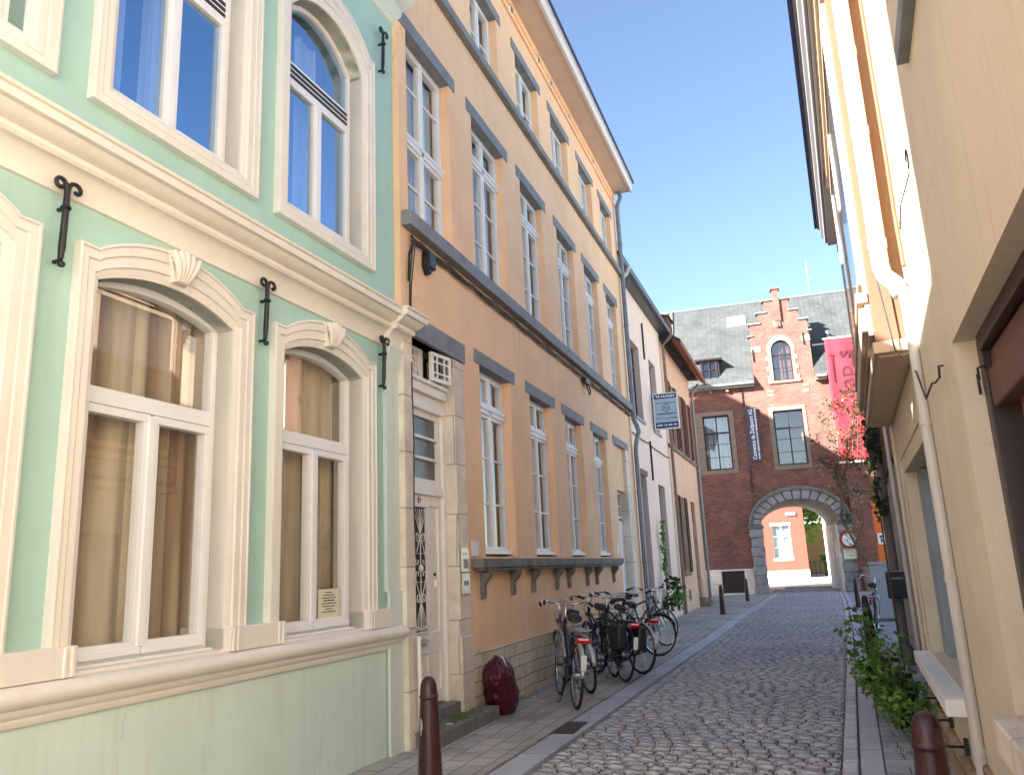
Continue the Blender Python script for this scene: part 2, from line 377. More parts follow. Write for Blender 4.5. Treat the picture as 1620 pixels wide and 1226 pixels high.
# ================================================================== GREEN HOUSE
LD = (0.0278, 0.9996)
G = empty('green_house', (-3.62, 6.9, 0), math.atan2(LD[1], LD[0]), label='mint green plastered house with cream arched window surrounds, nearest on the left', cat='house')
GW = [(-1.78, -.63), (-3.53, -2.36), (-5.28, -4.12)]
up = [(a, b) for a, b in GW]
holes = [archpoly(a, b, 1.13, 3.31, 3.44) for a, b in GW]+[archpoly(a, b, 4.55, 6.42, 6.72) for a, b in up]
wall('wall', [(-5.6, .9), (.03, .9), (.03, 7.75), (-5.6, 7.75)], holes, .2, M['mint'], G)
b = MB(); b.box(-5.6, .03, -.012, .3, -.2, .93); b.build('base_course', M['mint_low'], G)
shell(-5.55, 0, .5, 3.95, .25, 1.5, G)
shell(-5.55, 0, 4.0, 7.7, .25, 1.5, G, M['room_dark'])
b = MB(); b.box(-5.6, .03, 1.5, 7, -.2, 7.75); b.box(-5.6, -5.7, .3, 1.5, -.2, 7.75); b.box(-.01, .03, .31, 1.5, -.2, 7.75); b.build('house_body', M['mint'], G)
b = MB(); b.xprism([(-.25, 7.8), (7.2, 7.8), (3.5, 10.2)], -5.6, .03); b.build('roof', M['darkroof'], G)
def hsweep(b, prof, u0, u1, end0=0, end1=0):
    """moulding: profile in (y,z) run along x; the ends mitre outward"""
    b.loft([[(u0-end0*(-p[0]), p[0], p[1]) for p in prof], [(u1+end1*(-p[0]), p[0], p[1]) for p in prof]])
    b.add([(u1+end1*(-p[0]), p[0], p[1]) for p in prof]+[(u1, 0.02, p[1]) for p in prof], [(i, i+1, i+1+len(prof), i+len(prof)) for i in range(len(prof)-1)])
# sill moulding
b = MB(); prof = [(0,.90),(-.035,.915),(-.05,.94),(-.05,.955),(-.062,.965),(-.075,.985),(-.075,1.0),(-.085,1.005),(-.11,1.02),(-.125,1.045),(-.125,1.065),(-.112,1.09),(-.09,1.105),(-.07,1.11),(.06,1.13)]
hsweep(b, prof, -5.6, -.06, 0, .4); b.build('sill_moulding', M['cream'], G, smooth=True, autos=35)
# storey cornice
cp = [(0,3.72),(-.02,3.725),(-.022,3.74),(-.008,3.745),(-.012,3.78),(-.03,3.83),(-.055,3.865),(-.075,3.88),(-.10,3.882),(-.115,3.90),(-.115,3.925),(-.10,3.94),(-.13,3.945),(-.165,3.965),(-.185,3.99),(-.19,4.0),(-.225,4.003),(-.228,4.05),(-.215,4.062),(-.235,4.066),(-.24,4.085),(0,4.12)]
b = MB(); hsweep(b, cp, -5.6, -.26); hsweep(b, [(p[0]-.06 if p[0] < 0 else p[0], p[1]) for p in cp], -.26, .0, 0, .6)
cq = [(p[0]-.06 if p[0] < 0 else p[0], p[1]) for p in cp]
b.add([(-.26, p[0], p[1]) for p in cq], [list(range(len(cq)))]); b.add([(.0+.6*(-p[0])-.001, p[0], p[1]) for p in cq]+[(0, .02, 4.12), (0, .02, 3.72)], [list(range(len(cq)+2))])
b.build('storey_cornice', M['cream'], G, smooth=True, autos=35)
b = MB(); hsweep(b, [(0,7.42),(-.03,7.43),(-.04,7.47),(-.1,7.53),(-.12,7.6),(-.2,7.64),(-.24,7.7),(-.24,7.78),(0,7.82)], -5.6, .0, 0, .3); b.build('eaves_cornice', M['mint_strip'], G, smooth=True, autos=35)
# corner pilaster
b = MB(); b.box(-.25, .028, -.035, .02, -.2, 3.6); b.box(-.25, .03, -.055, .02, -.2, 1.42); b.xprism([(-.035,3.5),(-.05,3.56),(-.075,3.66),(-.1,3.72),(.0,3.72),(.0,3.5)], -.26, .04)
b.build('pilaster', M['mint_strip'], G, bevel=.004)
SP = [(0,0),(0,.055),(.09,.06),(.10,.045),(.13,.045),(.14,.05),(.38,.052),(.40,.035),(.44,.035),(.46,.043),(.72,.045),(.74,.03),(.86,.028),(.92,.022),(1,.018),(1,-.19)]
def surround(u0, u1, i0, i1, z0, zc, zcrown, zs, zic, name='window_surround', ear=.15, bottom=None, profile=SP, low=None):
    n = 14; oa = arc(u0+ear, u1-ear, zc+.015, zcrown, n); ia = arc(i0, i1, zs, zic, n)
    outer = [(u1, z0), (u1, zc), (u1-ear*.85, zc-.004)]+oa+[(u0+ear*.85, zc-.004), (u0, zc), (u0, z0)]
    inner = [(i1, z0 if bottom is None else bottom), (i1, zs-.03), (i1, zs-.006)]+ia+[(i0, zs-.006), (i0, zs-.03), (i0, z0 if bottom is None else bottom)]
    if bottom is not None:
        outer.append(outer[0]); inner.append(inner[0])
    b = MB(); rings = []
    for t, d in profile:
        rings.append([(o[0]+(i[0]-o[0])*t, -d, o[1]+(i[1]-o[1])*t) for o, i in zip(outer, inner)])
    b.loft(rings); return b.build(name, M['cream'], G, smooth=True, autos=25)
def shellstone(cx, z, parent):
    """fluted acanthus keystone"""
    b = MB()
    for k in range(-2, 3):
        a = k*.16; pts = []
        for i in range(7):
            t = i/6; pts.append((cx+(k*.017)+math.sin(a)*(.17*t)*1.05+k*.012*t*t, -.075-.028*math.sin(t*2.6)-.01*t, z-.1+.2*t-abs(k)*.012*t))
        b.tube(pts, [.014+.01*math.sin(min(1,(i/6))*2.4) for i in range(7)], 10)
    for s in (-1, 1):
        b.tube([(cx+s*(.085+.022*math.cos(q*.7)), -.085, z+.035+.022*math.sin(q*.7)) for q in range(9)], .010, 8)
    b.prism([(cx-.055,z-.11),(cx+.055,z-.11),(cx+.10,z+.06),(cx+.11,z+.09),(cx,z+.115),(cx-.11,z+.09),(cx-.10,z+.06)], -.07, .0)
    return b.build('keystone', M['cream'], parent, smooth=True, autos=50)
OUT = [(-1.94, -.45), (-3.69, -2.18), (-5.44, -3.93)]
for k, ((o0, o1), (i0, i1)) in enumerate(zip(OUT, GW)):
    s_ = surround(o0, o1, i0, i1, 1.12, 3.49, 3.67, 3.31, 3.44)
    shellstone((o0+o1)/2+.0, 3.575, s_)
    surround(o0, o1, i0, i1, 4.40, 6.67, 6.98, 6.42, 6.72, bottom=4.55, ear=.1)
# pedestal blocks between the ground floor windows
for a, c in ((-2.36-.0, -1.78), (-4.12, -3.53), (-5.6, -5.28), (-.63, -.25)):
    b = MB(); b.box(a+(.0), c, -.078, .19, 1.115, 1.27)
    for u in ([a+.03, a+.075, c-.075, c-.03] if c-a > .45 else [a+.03, a+.075]): b.box(u-.013, u+.013, -.088, -.07, 1.116, 1.268)
    b.build('pedestal_block', M['cream'], G, bevel=.006)
def green_window(i0, i1, lower, seed):
    y0, y1 = .125, .185; b = MB(); w = MB()
    if lower: z0, zs, zc, tz0, tz1 = 1.13, 3.31, 3.44, 2.62, 2.72
    else: z0, zs, zc, tz0, tz1 = 4.55, 6.42, 6.72, 5.83, 6.02
    e = .05
    if lower: k_ = MB(); k_.box(i0+.001, i1-.001, -.03, .16, 1.09, 1.134); k_.build('inner_sill', M['cream'], G)
    frame_bars(b, i0, i1, z0, None, y0, y1+.02, e, (zs, zc))
    b.box(i0+e, i1-e, y0-.01, y1, tz0, tz1)
    cu = (i0+i1)/2
    for a, c in ((i0+e+.008, cu-.012), (cu+.012, i1-e-.008)):
        frame_bars(b, a, c, z0+e+.01, tz0-.008, y0-.022, y1-.01, .052)
        b.box(a-.006, c+.006, y0-.036, y0-.0, z0+e-.012, z0+e+.028)
    b.box(cu-.028, cu+.028, y0-.034, y1-.02, z0+e+.03, tz0-.02)
    b.box(i0, i1, y0-.055, y0+.01, z0-.01, z0+.018)
    f = b.build('window', M['white'], G, bevel=.004)
    g = MB()
    for a, c in ((i0+e+.06, cu-.064), (cu+.064, i1-e-.06)): pane_sheet(g, rect(a-.01, c+.01, z0+e+.05, tz0-.05), y0+.012)
    inner = [(x, z) for x, z in arc(i0+e-.01, i1-e+.01, zs, zc-e+.01)]
    pane_sheet(g, [(i0+e-.01, tz1-.01), (i1-e+.01, tz1-.01)]+inner, y0+.03)
    g.build('pane', M['glass'] if lower else M['glass_sky'], f)
    if not lower:
        v = MB()
        for q in range(3): v.box(i0+e+.03, i1-e-.03, y0-.016, y0-.008, tz0+.03+q*.05, tz0+.06+q*.05)
        v.build('vent_grille', M['black_iron'], f)
        curtain(i0+.0, i0+.34, z0, zc-.1, .34, M['curtain_white'], f, seed=seed); curtain(i1-.62, i1-.25, z0, zc-.1, .36, M['curtain_white'], f, seed=seed+5)
    else:
        curtain(i0-.1, cu+.03, .9, 3.5, .285, M['curtain_brown'], f, amp=.03, wl=.24, seed=seed)
        curtain(cu-.02, i1+.1, .9, 3.5, .30, M['curtain_brown'], f, amp=.05, wl=.2, seed=seed+3)
    return f
for k, (i0, i1) in enumerate(GW):
    f = green_window(i0, i1, True, k*11)
    if k == 0:
        n_ = MB(); n_.box(-1.10, -.80, .118, .122, 1.24, 1.47); nn = n_.build('paper_notice', M['paper'], f)
        for q in range(8):
            t = MB(); wq = (.10, .16, .2, .12, .22, .18, .1, .2)[q]
            t.box(-.95-wq/2, -.95+wq/2, .1165, .1178, 1.44-q*.022, 1.447-q*.022) if q != 3 else t.box(-1.03, -.87, .1165, .1178, 1.374, 1.383)
            t.build('print_line', M['ink'], f)
    green_window(i0, i1, False, k*7+2)
b = MB()
for u in (-.02,): b.tube([(u+.02, -.06, 0), (u+.02, -.06, 1.5)], .012, 8)
# wall anchors
def anchor(u, ztop, parent_frame=G):
    b = MB(); z0 = ztop-.5
    b.tube([(0,-.05,z0+.03-.0), (0,-.055,z0+.1), (0,-.06,ztop-.17), (0,-.06,ztop-.07)], [.015,.02,.018,.016], 8)
    b.lathe([(.0,-.02),(.024,-.012),(.03,0),(.024,.012),(0,.02)], (0,-.06,ztop-.17), 10)
    for s in (-1, 1):
        pts = [(s*.004, -.06, ztop-.085)]
        for q in range(14):
            an = math.pi+ -q*.42
            rr_ = .042-.0018*q
            pts.append((s*(.05+rr_*math.cos(an)), -.06-.001*q, ztop-.045+rr_*math.sin(an)*1.0))
        b.tube(pts, [.014]*3+[.0125]*12, 8)
    b.tube([(0,-.0,z0+.02), (0,-.055,z0+.02)], .012, 8); b.lathe([(0,-.022),(.018,-.015),(.022,0),(.016,.012),(0,.018)], (0,-.06,z0), 10)
    b.tube([(0,0.01,ztop-.17), (0,-.06,ztop-.17)], .012, 8)
    return b
LB = {(-3.81,3.80): 'black scrolled iron wall anchor left of the big arched window, below the cornice', (-2.06,3.79): 'black scrolled iron wall anchor between the two arched ground floor windows',
      (-.32,3.79): 'black scrolled iron wall anchor beside the corner pilaster, under the cornice end', (-.29,7.17): 'black scrolled iron wall anchor high beside the arched upper window'}
Gm = Matrix.Rotation(math.atan2(LD[1], LD[0]), 4, 'Z')
for (u, zt), lab in LB.items():
    o = anchor(u, zt).build('wall_anchor', M['black_iron'], None, smooth=True, autos=50)
    p = Vector((-3.62, 6.9, 0))+Gm @ Vector((u, 0, 0)); o.location = p; o.rotation_euler = (0, 0, math.atan2(LD[1], LD[0]))
    tag(o, lab, 'wall anchor', 'scrolled iron anchors on the green wall')

# ================================================================== ORANGE HOUSE
O = empty('orange_house', (-3.55, 0, 0), math.pi/2, label='tall orange plastered townhouse with white windows and grey stone lintels', cat='house')
GF = [(8.98,10.10),(10.93,12.05),(12.80,13.87),(14.71,15.76)]
FF = [(7.09,8.26),(8.99,10.22),(10.97,12.12),(12.96,14.08),(14.88,15.98),(16.78,17.80)]
SF = [(7.1,8.2),(9.1,10.17),(11.03,12.2),(12.99,14.1),(14.97,16.05),(16.85,17.9)]
holes = [rect(a, c, 1.73, 4.07) for a, c in GF]+[rect(a, c, 5.25, 7.52) for a, c in FF]+[rect(a, c, 8.61, 9.82) for a, c in SF]
holes += [rect(7.08, 8.1, .2, 3.93), rect(16.5, 17.95, .05, 4.10)]
wall('wall', [(6.9, 0), (18.6, 0), (18.6, 10.8), (6.9, 10.8)], holes, .14, M['orange'], O)
shell(6.96, 18.54, .01, 10.69, .27, 1.38, O)
b = MB(); b.box(6.9, 18.6, 1.4, 9, 0, 10.8); b.box(6.9, 6.95, .3, 1.4, 0, 10.8); b.box(18.55, 18.6, .3, 1.4, 0, 10.8); b.build('house_body', M['orange'], O)
b = MB(); b.xprism([(-.38, 10.98), (9, 10.98), (4.4, 13.4)], 6.9, 18.62); b.build('roof', M['darkroof'], O)
b = MB(); b.box(6.9, 18.65, -.41, .1, 10.71, 10.75); b.build('eaves_soffit', M['soffit'], O)
b = MB(); b.box(6.9, 18.68, -.47, -.412, 10.69, 10.92); b.box(6.9, 18.7, -.50, -.41, 10.921, 10.985); b.build('fascia', M['fascia'], O, bevel=.006)
b = MB(); b.box(6.9, 18.7, -.53, -.505, 10.93, 11.0); b.build('gutter', M['navy'], O)
b = MB(); b.box(6.9, 18.6, -.035, .0, 10.36, 10.385); b.box(6.9,18.6,-.02,0,10.55,10.7); b.build('frieze_line', M['orange'], O)
for u in (8.6, 10.85, 12.3, 13.05, 14.3, 16.3):
    b = MB(); b.box(u, u+.17, -.02, .02, 10.42, 10.6); b.box(u+.04, u+.13, -.024, -.018, 10.46, 10.56); b.mi = 1; b.box(u+.05, u+.12, -.027, -.022, 10.465, 10.555)
    b.build('vent', [M['oldwhite'], M['black_iron']], O)
def lint(a, c, z0, z1, e=.17):
    b = MB(); b.box(a-e, c+e, -.014, .02, z0, z1); b.box(a, c, .02, .26, z0-.004, z0+.05); return b.build('lintel', M['bluestone'], O, bevel=.004)
for a, c in GF: lint(a, c, 4.06, 4.23)
for a, c in FF: lint(a, c, 7.50, 7.68)
for a, c in SF: lint(a, c, 9.80, 9.97)
b = MB(); b.box(6.93, 18.6, -.11, .26, 5.08, 5.245); b.build('string_course', M['bluestone'], O, bevel=.006)
b = MB(); b.box(6.9, 18.6, -.09, .26, 8.48, 8.605); b.build('string_course', M['bluestone'], O, bevel=.006)
def orange_window(a, c, z0, z1, kind, seed):
    b = MB(); g = MB(); y0 = .12; e = .055; cu = (a+c)/2
    frame_bars(b, a, c, z0, z1, y0, y0+.09, e)
    b.box(a-.0, c+.0, y0-.07, y0+.01, z0, z0+.05)
    def leaf(u0, u1, v0, v1, mun):
        frame_bars(b, u0, u1, v0, v1, y0-.012, y0+.05, .042)
        for z in mun: b.box(u0+.042, u1-.042, y0, y0+.03, z-.013, z+.013)
        pane_sheet(g, rect(u0+.035, u1-.035, v0+.035, v1-.035), y0+.018)
    if kind == 'tall':
        t = z1-.42-.13
        b.box(a, c, y0-.03, y0+.06, t, t+.11); b.box(a, c, y0-.045, y0-.02, t+.06, t+.10)
        for u0, u1 in ((a+e, cu-.004), (cu+.004, c-e)):
            leaf(u0, u1, z0+e, t-.004, [z0+e+(t-z0-e)*q/3 for q in (1, 2)]); leaf(u0, u1, t+.112, z1-e, [])
        b.box(cu-.024, cu+.024, y0-.03, y0+.02, z0+e, z1-e)
    elif kind == 'half':
        t = z0+(z1-z0)*.44
        b.box(a, c, y0-.03, y0+.06, t, t+.1); b.box(a, c, y0-.045, y0-.02, t+.06, t+.09)
        for u0, u1 in ((a+e, cu-.004), (cu+.004, c-e)):
            leaf(u0, u1, z0+e, t-.004, [z0+(t-z0)*.52]); leaf(u0, u1, t+.102, z1-e, [t+.1+(z1-t)*.5])
        b.box(cu-.024, cu+.024, y0-.03, y0+.02, z0+e, z1-e)
    else:
        for u0, u1 in ((a+e, cu-.004), (cu+.004, c-e)): leaf(u0, u1, z0+e, z1-e, [z0+(z1-z0)*.45])
        b.box(cu-.024, cu+.024, y0-.03, y0+.02, z0+e, z1-e)
    f = b.build('window', M['white'], O, bevel=.003)
    g.build('pane', M['glass'], f)
    curtain(a-.05, c-.3, z0, z1, .31, M['curtain_grey'], f, amp=.012, wl=.2, seed=seed); curtain(c-.42, c+.05, z0, z1, .285, M['curtain_white'], f, amp=.012, seed=seed+2)
for k, (a, c) in enumerate(GF): orange_window(a, c, 1.76, 4.06, 'tall', k)
for k, (a, c) in enumerate(FF): orange_window(a, c, 5.25, 7.5, 'half' if k == 0 else 'tall', 20+k)
for k, (a, c) in enumerate(SF): orange_window(a, c, 8.61, 9.8, 'small', 40+k)
# stone window ledges on brackets
for u0, u1 in ((8.52, 10.2), (10.36, 12.13), (12.135, 13.95), (13.955, 15.95)):
    b = MB(); b.box(u0, u1, -.16, .12, 1.60, 1.70); b.box(u0+.05, u1-.05, -.135, .0, 1.565, 1.60)
    s_ = b.build('stone_ledge', M['bluestone_dark'], O, bevel=.006)
    for u in (u0+.30, u1-.36):
        b = MB(); poly = [(0,1.562),(-.125,1.562),(-.125,1.52),(-.11,1.49),(-.085,1.46),(-.055,1.43),(-.04,1.39),(-.045,1.33),(-.04,1.26),(0,1.25)]
        b.xprism(poly, u-.045, u+.045); b.build('bracket', M['bluestone_dark'], s_, bevel=.004)
# plinth and door surround
b = MB(); b.box(8.38, 16.4, -.045, .02, -.1, .69); b.box(8.38, 8.6, -.05, .02, -.1, .73); b.build('plinth', M['plinth'], O, bevel=.01)
b = MB(); b.box(8.094, 8.37, -.04, .3, .1, 3.92); b.box(8.085, 8.4, -.055, .29, .09, .9); b.build('door_jamb', M['limestone'], O, bevel=.008)
b = MB(); b.box(6.89, 7.087, -.025, .3, .1, 3.92); b.box(6.885, 7.094, -.04, .29, .0, 1.0); b.build('door_jamb', M['limestone'], O, bevel=.008)
b = MB(); b.box(6.93, 8.42, -.05, .26, 3.93, 4.16); b.build('door_lintel', M['bluestone'], O, bevel=.006)
b = MB(); b.box(7.0, 8.15, -.02, .3, 0, .27); b.build('threshold', M['bluestone_dark'], O, bevel=.006)
# front door of number 48
b = MB(); y = .12
b.box(7.09, 7.15, y-.03, y+.1, .27, 3.93); b.box(8.03, 8.10, y-.03, y+.1, .27, 3.93)
b.box(7.15, 8.03, y-.02, y+.1, 2.36, 2.46); b.box(7.15, 8.03, y-.045, y+.1, 3.25, 3.30); b.box(7.12, 8.06, y-.08, y+.1, 3.42, 3.52); b.box(7.12, 8.06, y-.11, y+.1, 3.521, 3.56)
b.box(7.15, 8.03, y-.03, y+.1, 3.30, 3.42); b.box(7.56, 7.63, y-.0, y+.08, 3.56, 3.93)
b.box(7.15, 7.24, y-.0, y+.08, 2.46, 3.25); b.box(7.94, 8.03, y-.0, y+.08, 2.46, 3.25); b.box(7.24, 7.94, y, y+.08, 2.46, 2.53); b.box(7.24, 7.94, y, y+.08, 3.18, 3.25)
b.box(7.24, 7.94, y-.005, y+.05, 2.73, 2.76); b.box(7.24, 7.94, y-.005, y+.05, 2.95, 2.98)
fr = b.build('door_frame', M['oldwhite'], O, bevel=.005)
b = MB(); b.box(7.24, 7.94, y+.03, y+.04, 2.5, 3.22); b.build('transom_pane', M['frosted'], fr)
b = MB(); b.box(7.16, 8.02, .32, .33, 3.5, 3.93); b.build('fanlight_backing', M['frosted'], fr)  # grey board added so the unlit space behind the fanlights isn't black
b = MB()   # the fixed small light
frame_bars(b, 7.16, 7.56, 3.57, 3.92, y-.005, y+.04, .04)
for u in (7.26, 7.46): b.box(u-.01, u+.01, y, y+.03, 3.61, 3.88)
for z in (3.68, 3.81): b.box(7.20, 7.52, y+.001, y+.029, z-.01, z+.01)
b.build('fanlight', M['oldwhite'], fr)
b = MB(); pane_sheet(b, rect(7.19, 7.53, 3.6, 3.89), y+.015); b.build('pane', M['glass_dark'], fr)
b = MB()   # the right small light stands open outward
frame_bars(b, 0, .38, 3.58, 3.90, -.02, .02, .04)
for u in (.12, .26): b.box(u-.01, u+.01, -.012, .012, 3.62, 3.86)
for z in (3.68, 3.80): b.box(.04, .34, -.011, .011, z-.01, z+.01)
o = b.build('open_fanlight', M['oldwhite'], O); o.location = (7.63, y-.09, 0); o.rotation_euler = (0, 0, R(-9))
b = MB(); pane_sheet(b, rect(.03, .35, 3.6, 3.88), .0); b.build('pane', M['glass_dark'], o)
b = MB(); y = .13
b.box(7.15, 8.03, y+.02, y+.06, .29, 2.36)
for a, c, z0, z1 in ((7.15,7.235,.29,2.36),(7.66,7.74,.29,2.36),(7.95,8.03,.29,2.36)): b.box(a, c, y, y+.03, z0, z1)
for z0, z1 in ((.29,.42),(.78,.98),(2.25,2.36)): b.box(7.235, 7.66, y, y+.03, z0, z1); b.box(7.74, 7.95, y, y+.03, z0, z1)
frame_bars(b, 7.24, 7.655, .98, 2.25, y-.02, y+.02, .022)
dr_ = b.build('front_door', M['oldwhite'], O, bevel=.006)
b = MB(); b.box(7.26, 7.64, y+.008, y+.018, 1.0, 2.23); b.build('door_pane', M['room_dark'], dr_)
b = MB(); b.box(7.26, 7.64, y+.0185, y+.0195, 1.0, 2.23); b.build('door_backing', M['blackpaint'], dr_)
b = MB(); cx = 7.45; yy = y-.03     # wrought grille
def spiral(cx_, cz_, r0, turns, start, s=1, n=22):
    return [(cx_+s*(r0*(1-.72*q/n))*math.cos(start+turns*2*math.pi*q/n), yy, cz_+(r0*(1-.72*q/n))*math.sin(start+turns*2*math.pi*q/n)) for q in range(n+1)]
b.tube([(cx, yy, 1.0), (cx, yy, 2.2)], .006, 8)
for q in range(-3, 4):
    b.tube([(cx+q*.05, yy, 2.21), (cx+q*.006, yy, 1.97)], .0032, 6); b.tube([(cx+q*.045, yy, 1.02), (cx+q*.006, yy, 1.27)], .0032, 6)
for z in (1.94, 1.76, 1.48, 1.30): b.tube([(7.245, yy, z), (7.65, yy, z)], .0032, 6)
for s in (-1, 1):
    b.tube(spiral(cx+s*.06, 1.93, .055, 1.3, math.pi if s > 0 else math.pi, s), .0058, 6)
    b.tube(spiral(cx+s*.055, 1.33, .052, 1.3, math.pi, s), .0058, 6)
    b.tube([(cx+s*.02, yy, 1.9), (cx+s*.075, yy, 1.8), (cx+s*.115, yy, 1.72), (cx+s*.10, yy, 1.65), (cx+s*.06, yy, 1.66), (cx+s*.05, yy, 1.70)], .0058, 6)
    b.tube([(cx+s*.02, yy, 1.34), (cx+s*.07, yy, 1.42), (cx+s*.115, yy, 1.52), (cx+s*.10, yy, 1.585), (cx+s*.06, yy, 1.58), (cx+s*.05, yy, 1.54)], .0058, 6)
    b.tube(spiral(cx+s*.05, 1.04, .03, 1.2, math.pi, s, 12), .0042, 6); b.tube(spiral(cx+s*.12, 1.04, .03, 1.2, 0, s, 12), .0042, 6)
b.lathe([(0,-.04),(.02,-.03),(.032,0),(.02,.03),(0,.04)], (cx, yy, 1.615), 10)
b.build('door_grille', M['oldwhite'], dr_, smooth=True, autos=60)
b = MB(); b.box(7.34, 7.56, y-.03, y+.01, .86, .93); b.add([(7.34,y-.09,.905),(7.56,y-.09,.905),(7.56,y-.01,.93),(7.34,y-.01,.93)], [(0,1,2,3)]); b.build('letter_slot', M['steel'], dr_)
b = MB(); b.lathe([(0,0),(.016,0),(.016,.02),(0,.025)], (0,0,0), 12); b.box(-.02,.02,-.02,.02,-.2,-.05)
k_ = b.build('door_knob', M['blackpaint'], dr_); k_.location = (7.80, y-.01, 1.55); k_.rotation_euler = (R(90), 0, 0)
b = MB(); b.box(7.835, 7.865, y-.03, y+.01, 1.42, 1.5); b.tube([(7.85, y-.05, 1.36), (7.85, y-.05, 1.5)], .008, 8); b.build('door_handle', M['oldwhite'], dr_)
pl = MB(); pl.disc((7.50, y-.004, 2.305), (0,1,0), .034, .012, 24); p_ = pl.build('number_plate', M['redink'], dr_)
pl = MB(); pl.disc((7.50, y-.011, 2.305), (0,1,0), .026, .004, 24); pl.build('plate_face', M['whiteink'], dr_)
text_obj('48', .042, M['redink'], dr_, (7.50, y-.0145, 2.305), (R(90), 0, 0), 'house_number', .001, bold=.0012)
# intercom panel
t = empty('intercom_panel', (-3.51, 8.235, 0), math.pi/2, label='brushed steel doorbell and intercom panel on the stone door jamb', cat='intercom')
b = MB(); b.box(-.1, .1, -.015, .035, 1.56, 1.82); b.build('speaker_panel', M['steel'], t, bevel=.004)
b = MB(); b.box(-.1, .1, -.02, .035, 1.33, 1.548); b.build('button_panel', M['steel'], t, bevel=.004)
b = MB(); b.box(-.05, .05, -.018, -.014, 1.6, 1.7); b.box(-.06,.06,-.0225,-.019,1.42,1.47); b.build('black_window', M['blackpaint'], t)
b = MB()
for q in range(3): b.box(-.055+q*.04, -.03+q*.04, -.021, -.015, 1.74, 1.765)
for q in range(3): b.box(-.06, .06, -.0245, -.0195, 1.36+q*.018, 1.37+q*.018)
b.build('buttons', M['whiteink'], t)
b = MB(); b.box(8.53, 8.72, -.02, .0, 1.73, 1.90); b.build('meter_cover', M['fascia'], O, bevel=.004)
b = MB(); b.box(16.08, 16.2, -.02, .0, 1.78, 2.02); b.build('meter_cover', M['oldwhite'], O, bevel=.004)
# second door at the far end
b = MB(); b.box(16.5, 17.6, .06, .25, 3.13, 4.1); b.build('infill_panel', M['orange'], O)
b = MB(); b.box(16.4, 17.95, -.014, .06, 4.08, 4.24); b.build('lintel', M['bluestone'], O)
b = MB(); b.box(17.6, 17.95, -.012, .26, 0, 4.08); b.build('door_jamb', M['limestone'], O, bevel=.005)
b = MB(); y = .16; frame_bars(b, 16.5, 17.6, 2.55, 3.12, y, y+.06, .05); b.box(17.03, 17.07, y, y+.05, 2.6, 3.08); b.box(16.55, 17.55, y, y+.05, 2.8, 2.83)
b.box(16.5, 17.6, y, y+.06, .15, 2.5); 
for a, c in ((16.58, 16.98), (17.1, 17.5)):
    for z0, z1 in ((.3, .9), (1.0, 2.35)): frame_bars(b, a, c, z0, z1, y-.012, y+.01, .03)
b.build('side_door', M['white'], O, bevel=.004)
b = MB(); pane_sheet(b, rect(16.54, 17.56, 2.59, 3.08), y+.02); b.build('pane', M['glass_dark'], O)
# street furniture fixed to the facade
b = MB()
b.tube([(-3.40, 18.52, 10.7), (-3.36, 18.52, 10.55), (-3.46, 18.5, 10.3), (-3.46, 18.5, 4.9), (-3.40, 18.5, 4.75), (-3.36, 18.5, 4.6), (-3.42, 18.5, 4.4), (-3.46, 18.5, 4.2), (-3.46, 18.5, 0)], .055, 12)
for z in (9.3, 7.2, 5.6, 3.2, 1.6): b.lathe([(.056,-.025),(.066,-.025),(.066,.025),(.056,.025)], (-3.46, 18.5, z), 14)
tag(b.build('downpipe', M['zinc'], None, smooth=True, autos=50), 'grey zinc downpipe at the far corner of the orange house', 'downpipe')
# wires under the stone band
def wire(pts, r, sag=.0, n=6):
    out = []
    for i in range(len(pts)-1):
        a, c = Vector(pts[i]), Vector(pts[i+1])
        for q in range(n): t_ = q/n; p = a.lerp(c, t_); p.z -= sag*4*t_*(1-t_); out.append(p)
    out.append(Vector(pts[-1])); return out
cb = empty('facade_cable', (-3.55, 7.1, 5.0), 0, label='dark bundled cables under the stone band of the orange house', cat='cable')
b = MB()
for dz, rr_ in ((0,.011),(-.03,.012),(-.055,.009)):
    ys = [7.08]+[7.3+i*.75 for i in range(16)]
    pts = [(.035, y_-7.1, 5.03-5.0+dz+rnd.uniform(-.012,.012)) for y_ in ys]
    b.tube(wire(pts, 0, .02), rr_, 6)
for dx in (-.03, .02): b.tube([(.05, .1+dx, .0), (.05, -.0+dx*.5, -.05), (.03, -.05+dx*.5, -.2), (.02, -.06+dx*.4, -.5)], .008, 6)
b.build('wire_bundle', M['dark_cable'], cb, smooth=True)
b = MB(); b.box(.0, .10, .30, .46, -.22, -.03); b.xprism([(.28,-.2),(.36,-.3),(.48,-.2),(.46,-.03),(.30,-.03)], .0, .075); b.build('junction_box', M['black_iron'], cb, bevel=.012)
b = MB(); b.box(.03, .10, 6.95, 7.30, -.13, -.02); b.tube([(.07, 7.05, -.12), (.1, 7.05, -.26), (.1, 7.15, -.33), (.1, 7.25, -.26), (.07, 7.25, -.1)], .014, 8); b.build('cable_joint', M['black_iron'], cb, bevel=.01)
cb = empty('corner_cable', (-3.50, 6.99, 0), 0, label='thin dark cables running down the joint of the green and orange houses', cat='cable')
b = MB(); pts = [(.02,-.01,3.62),(.02,-.01,3.3),(.025,.0,2.9),(.02,-.01,2.1),(.025,.01,1.7)]; b.tube(wire(pts,0,0), .007, 8)
b.tube(wire([(.03,.05,4.97),(.0,.02,4.5),(.0,.0,4.12)],0,0), .009, 8); b.tube(wire([(.03,.1,4.95),(.0,.05,4.45),(.0,.03,4.12)],0,0), .007, 8)
b.build('cable', M['dark_cable'], cb, smooth=True)
b = MB(); b.tube([(.045,.01,-.0),(.045,.0,1.0)], .02, 8); b.build('cable_guard', M['oldwhite'], cb, smooth=True)

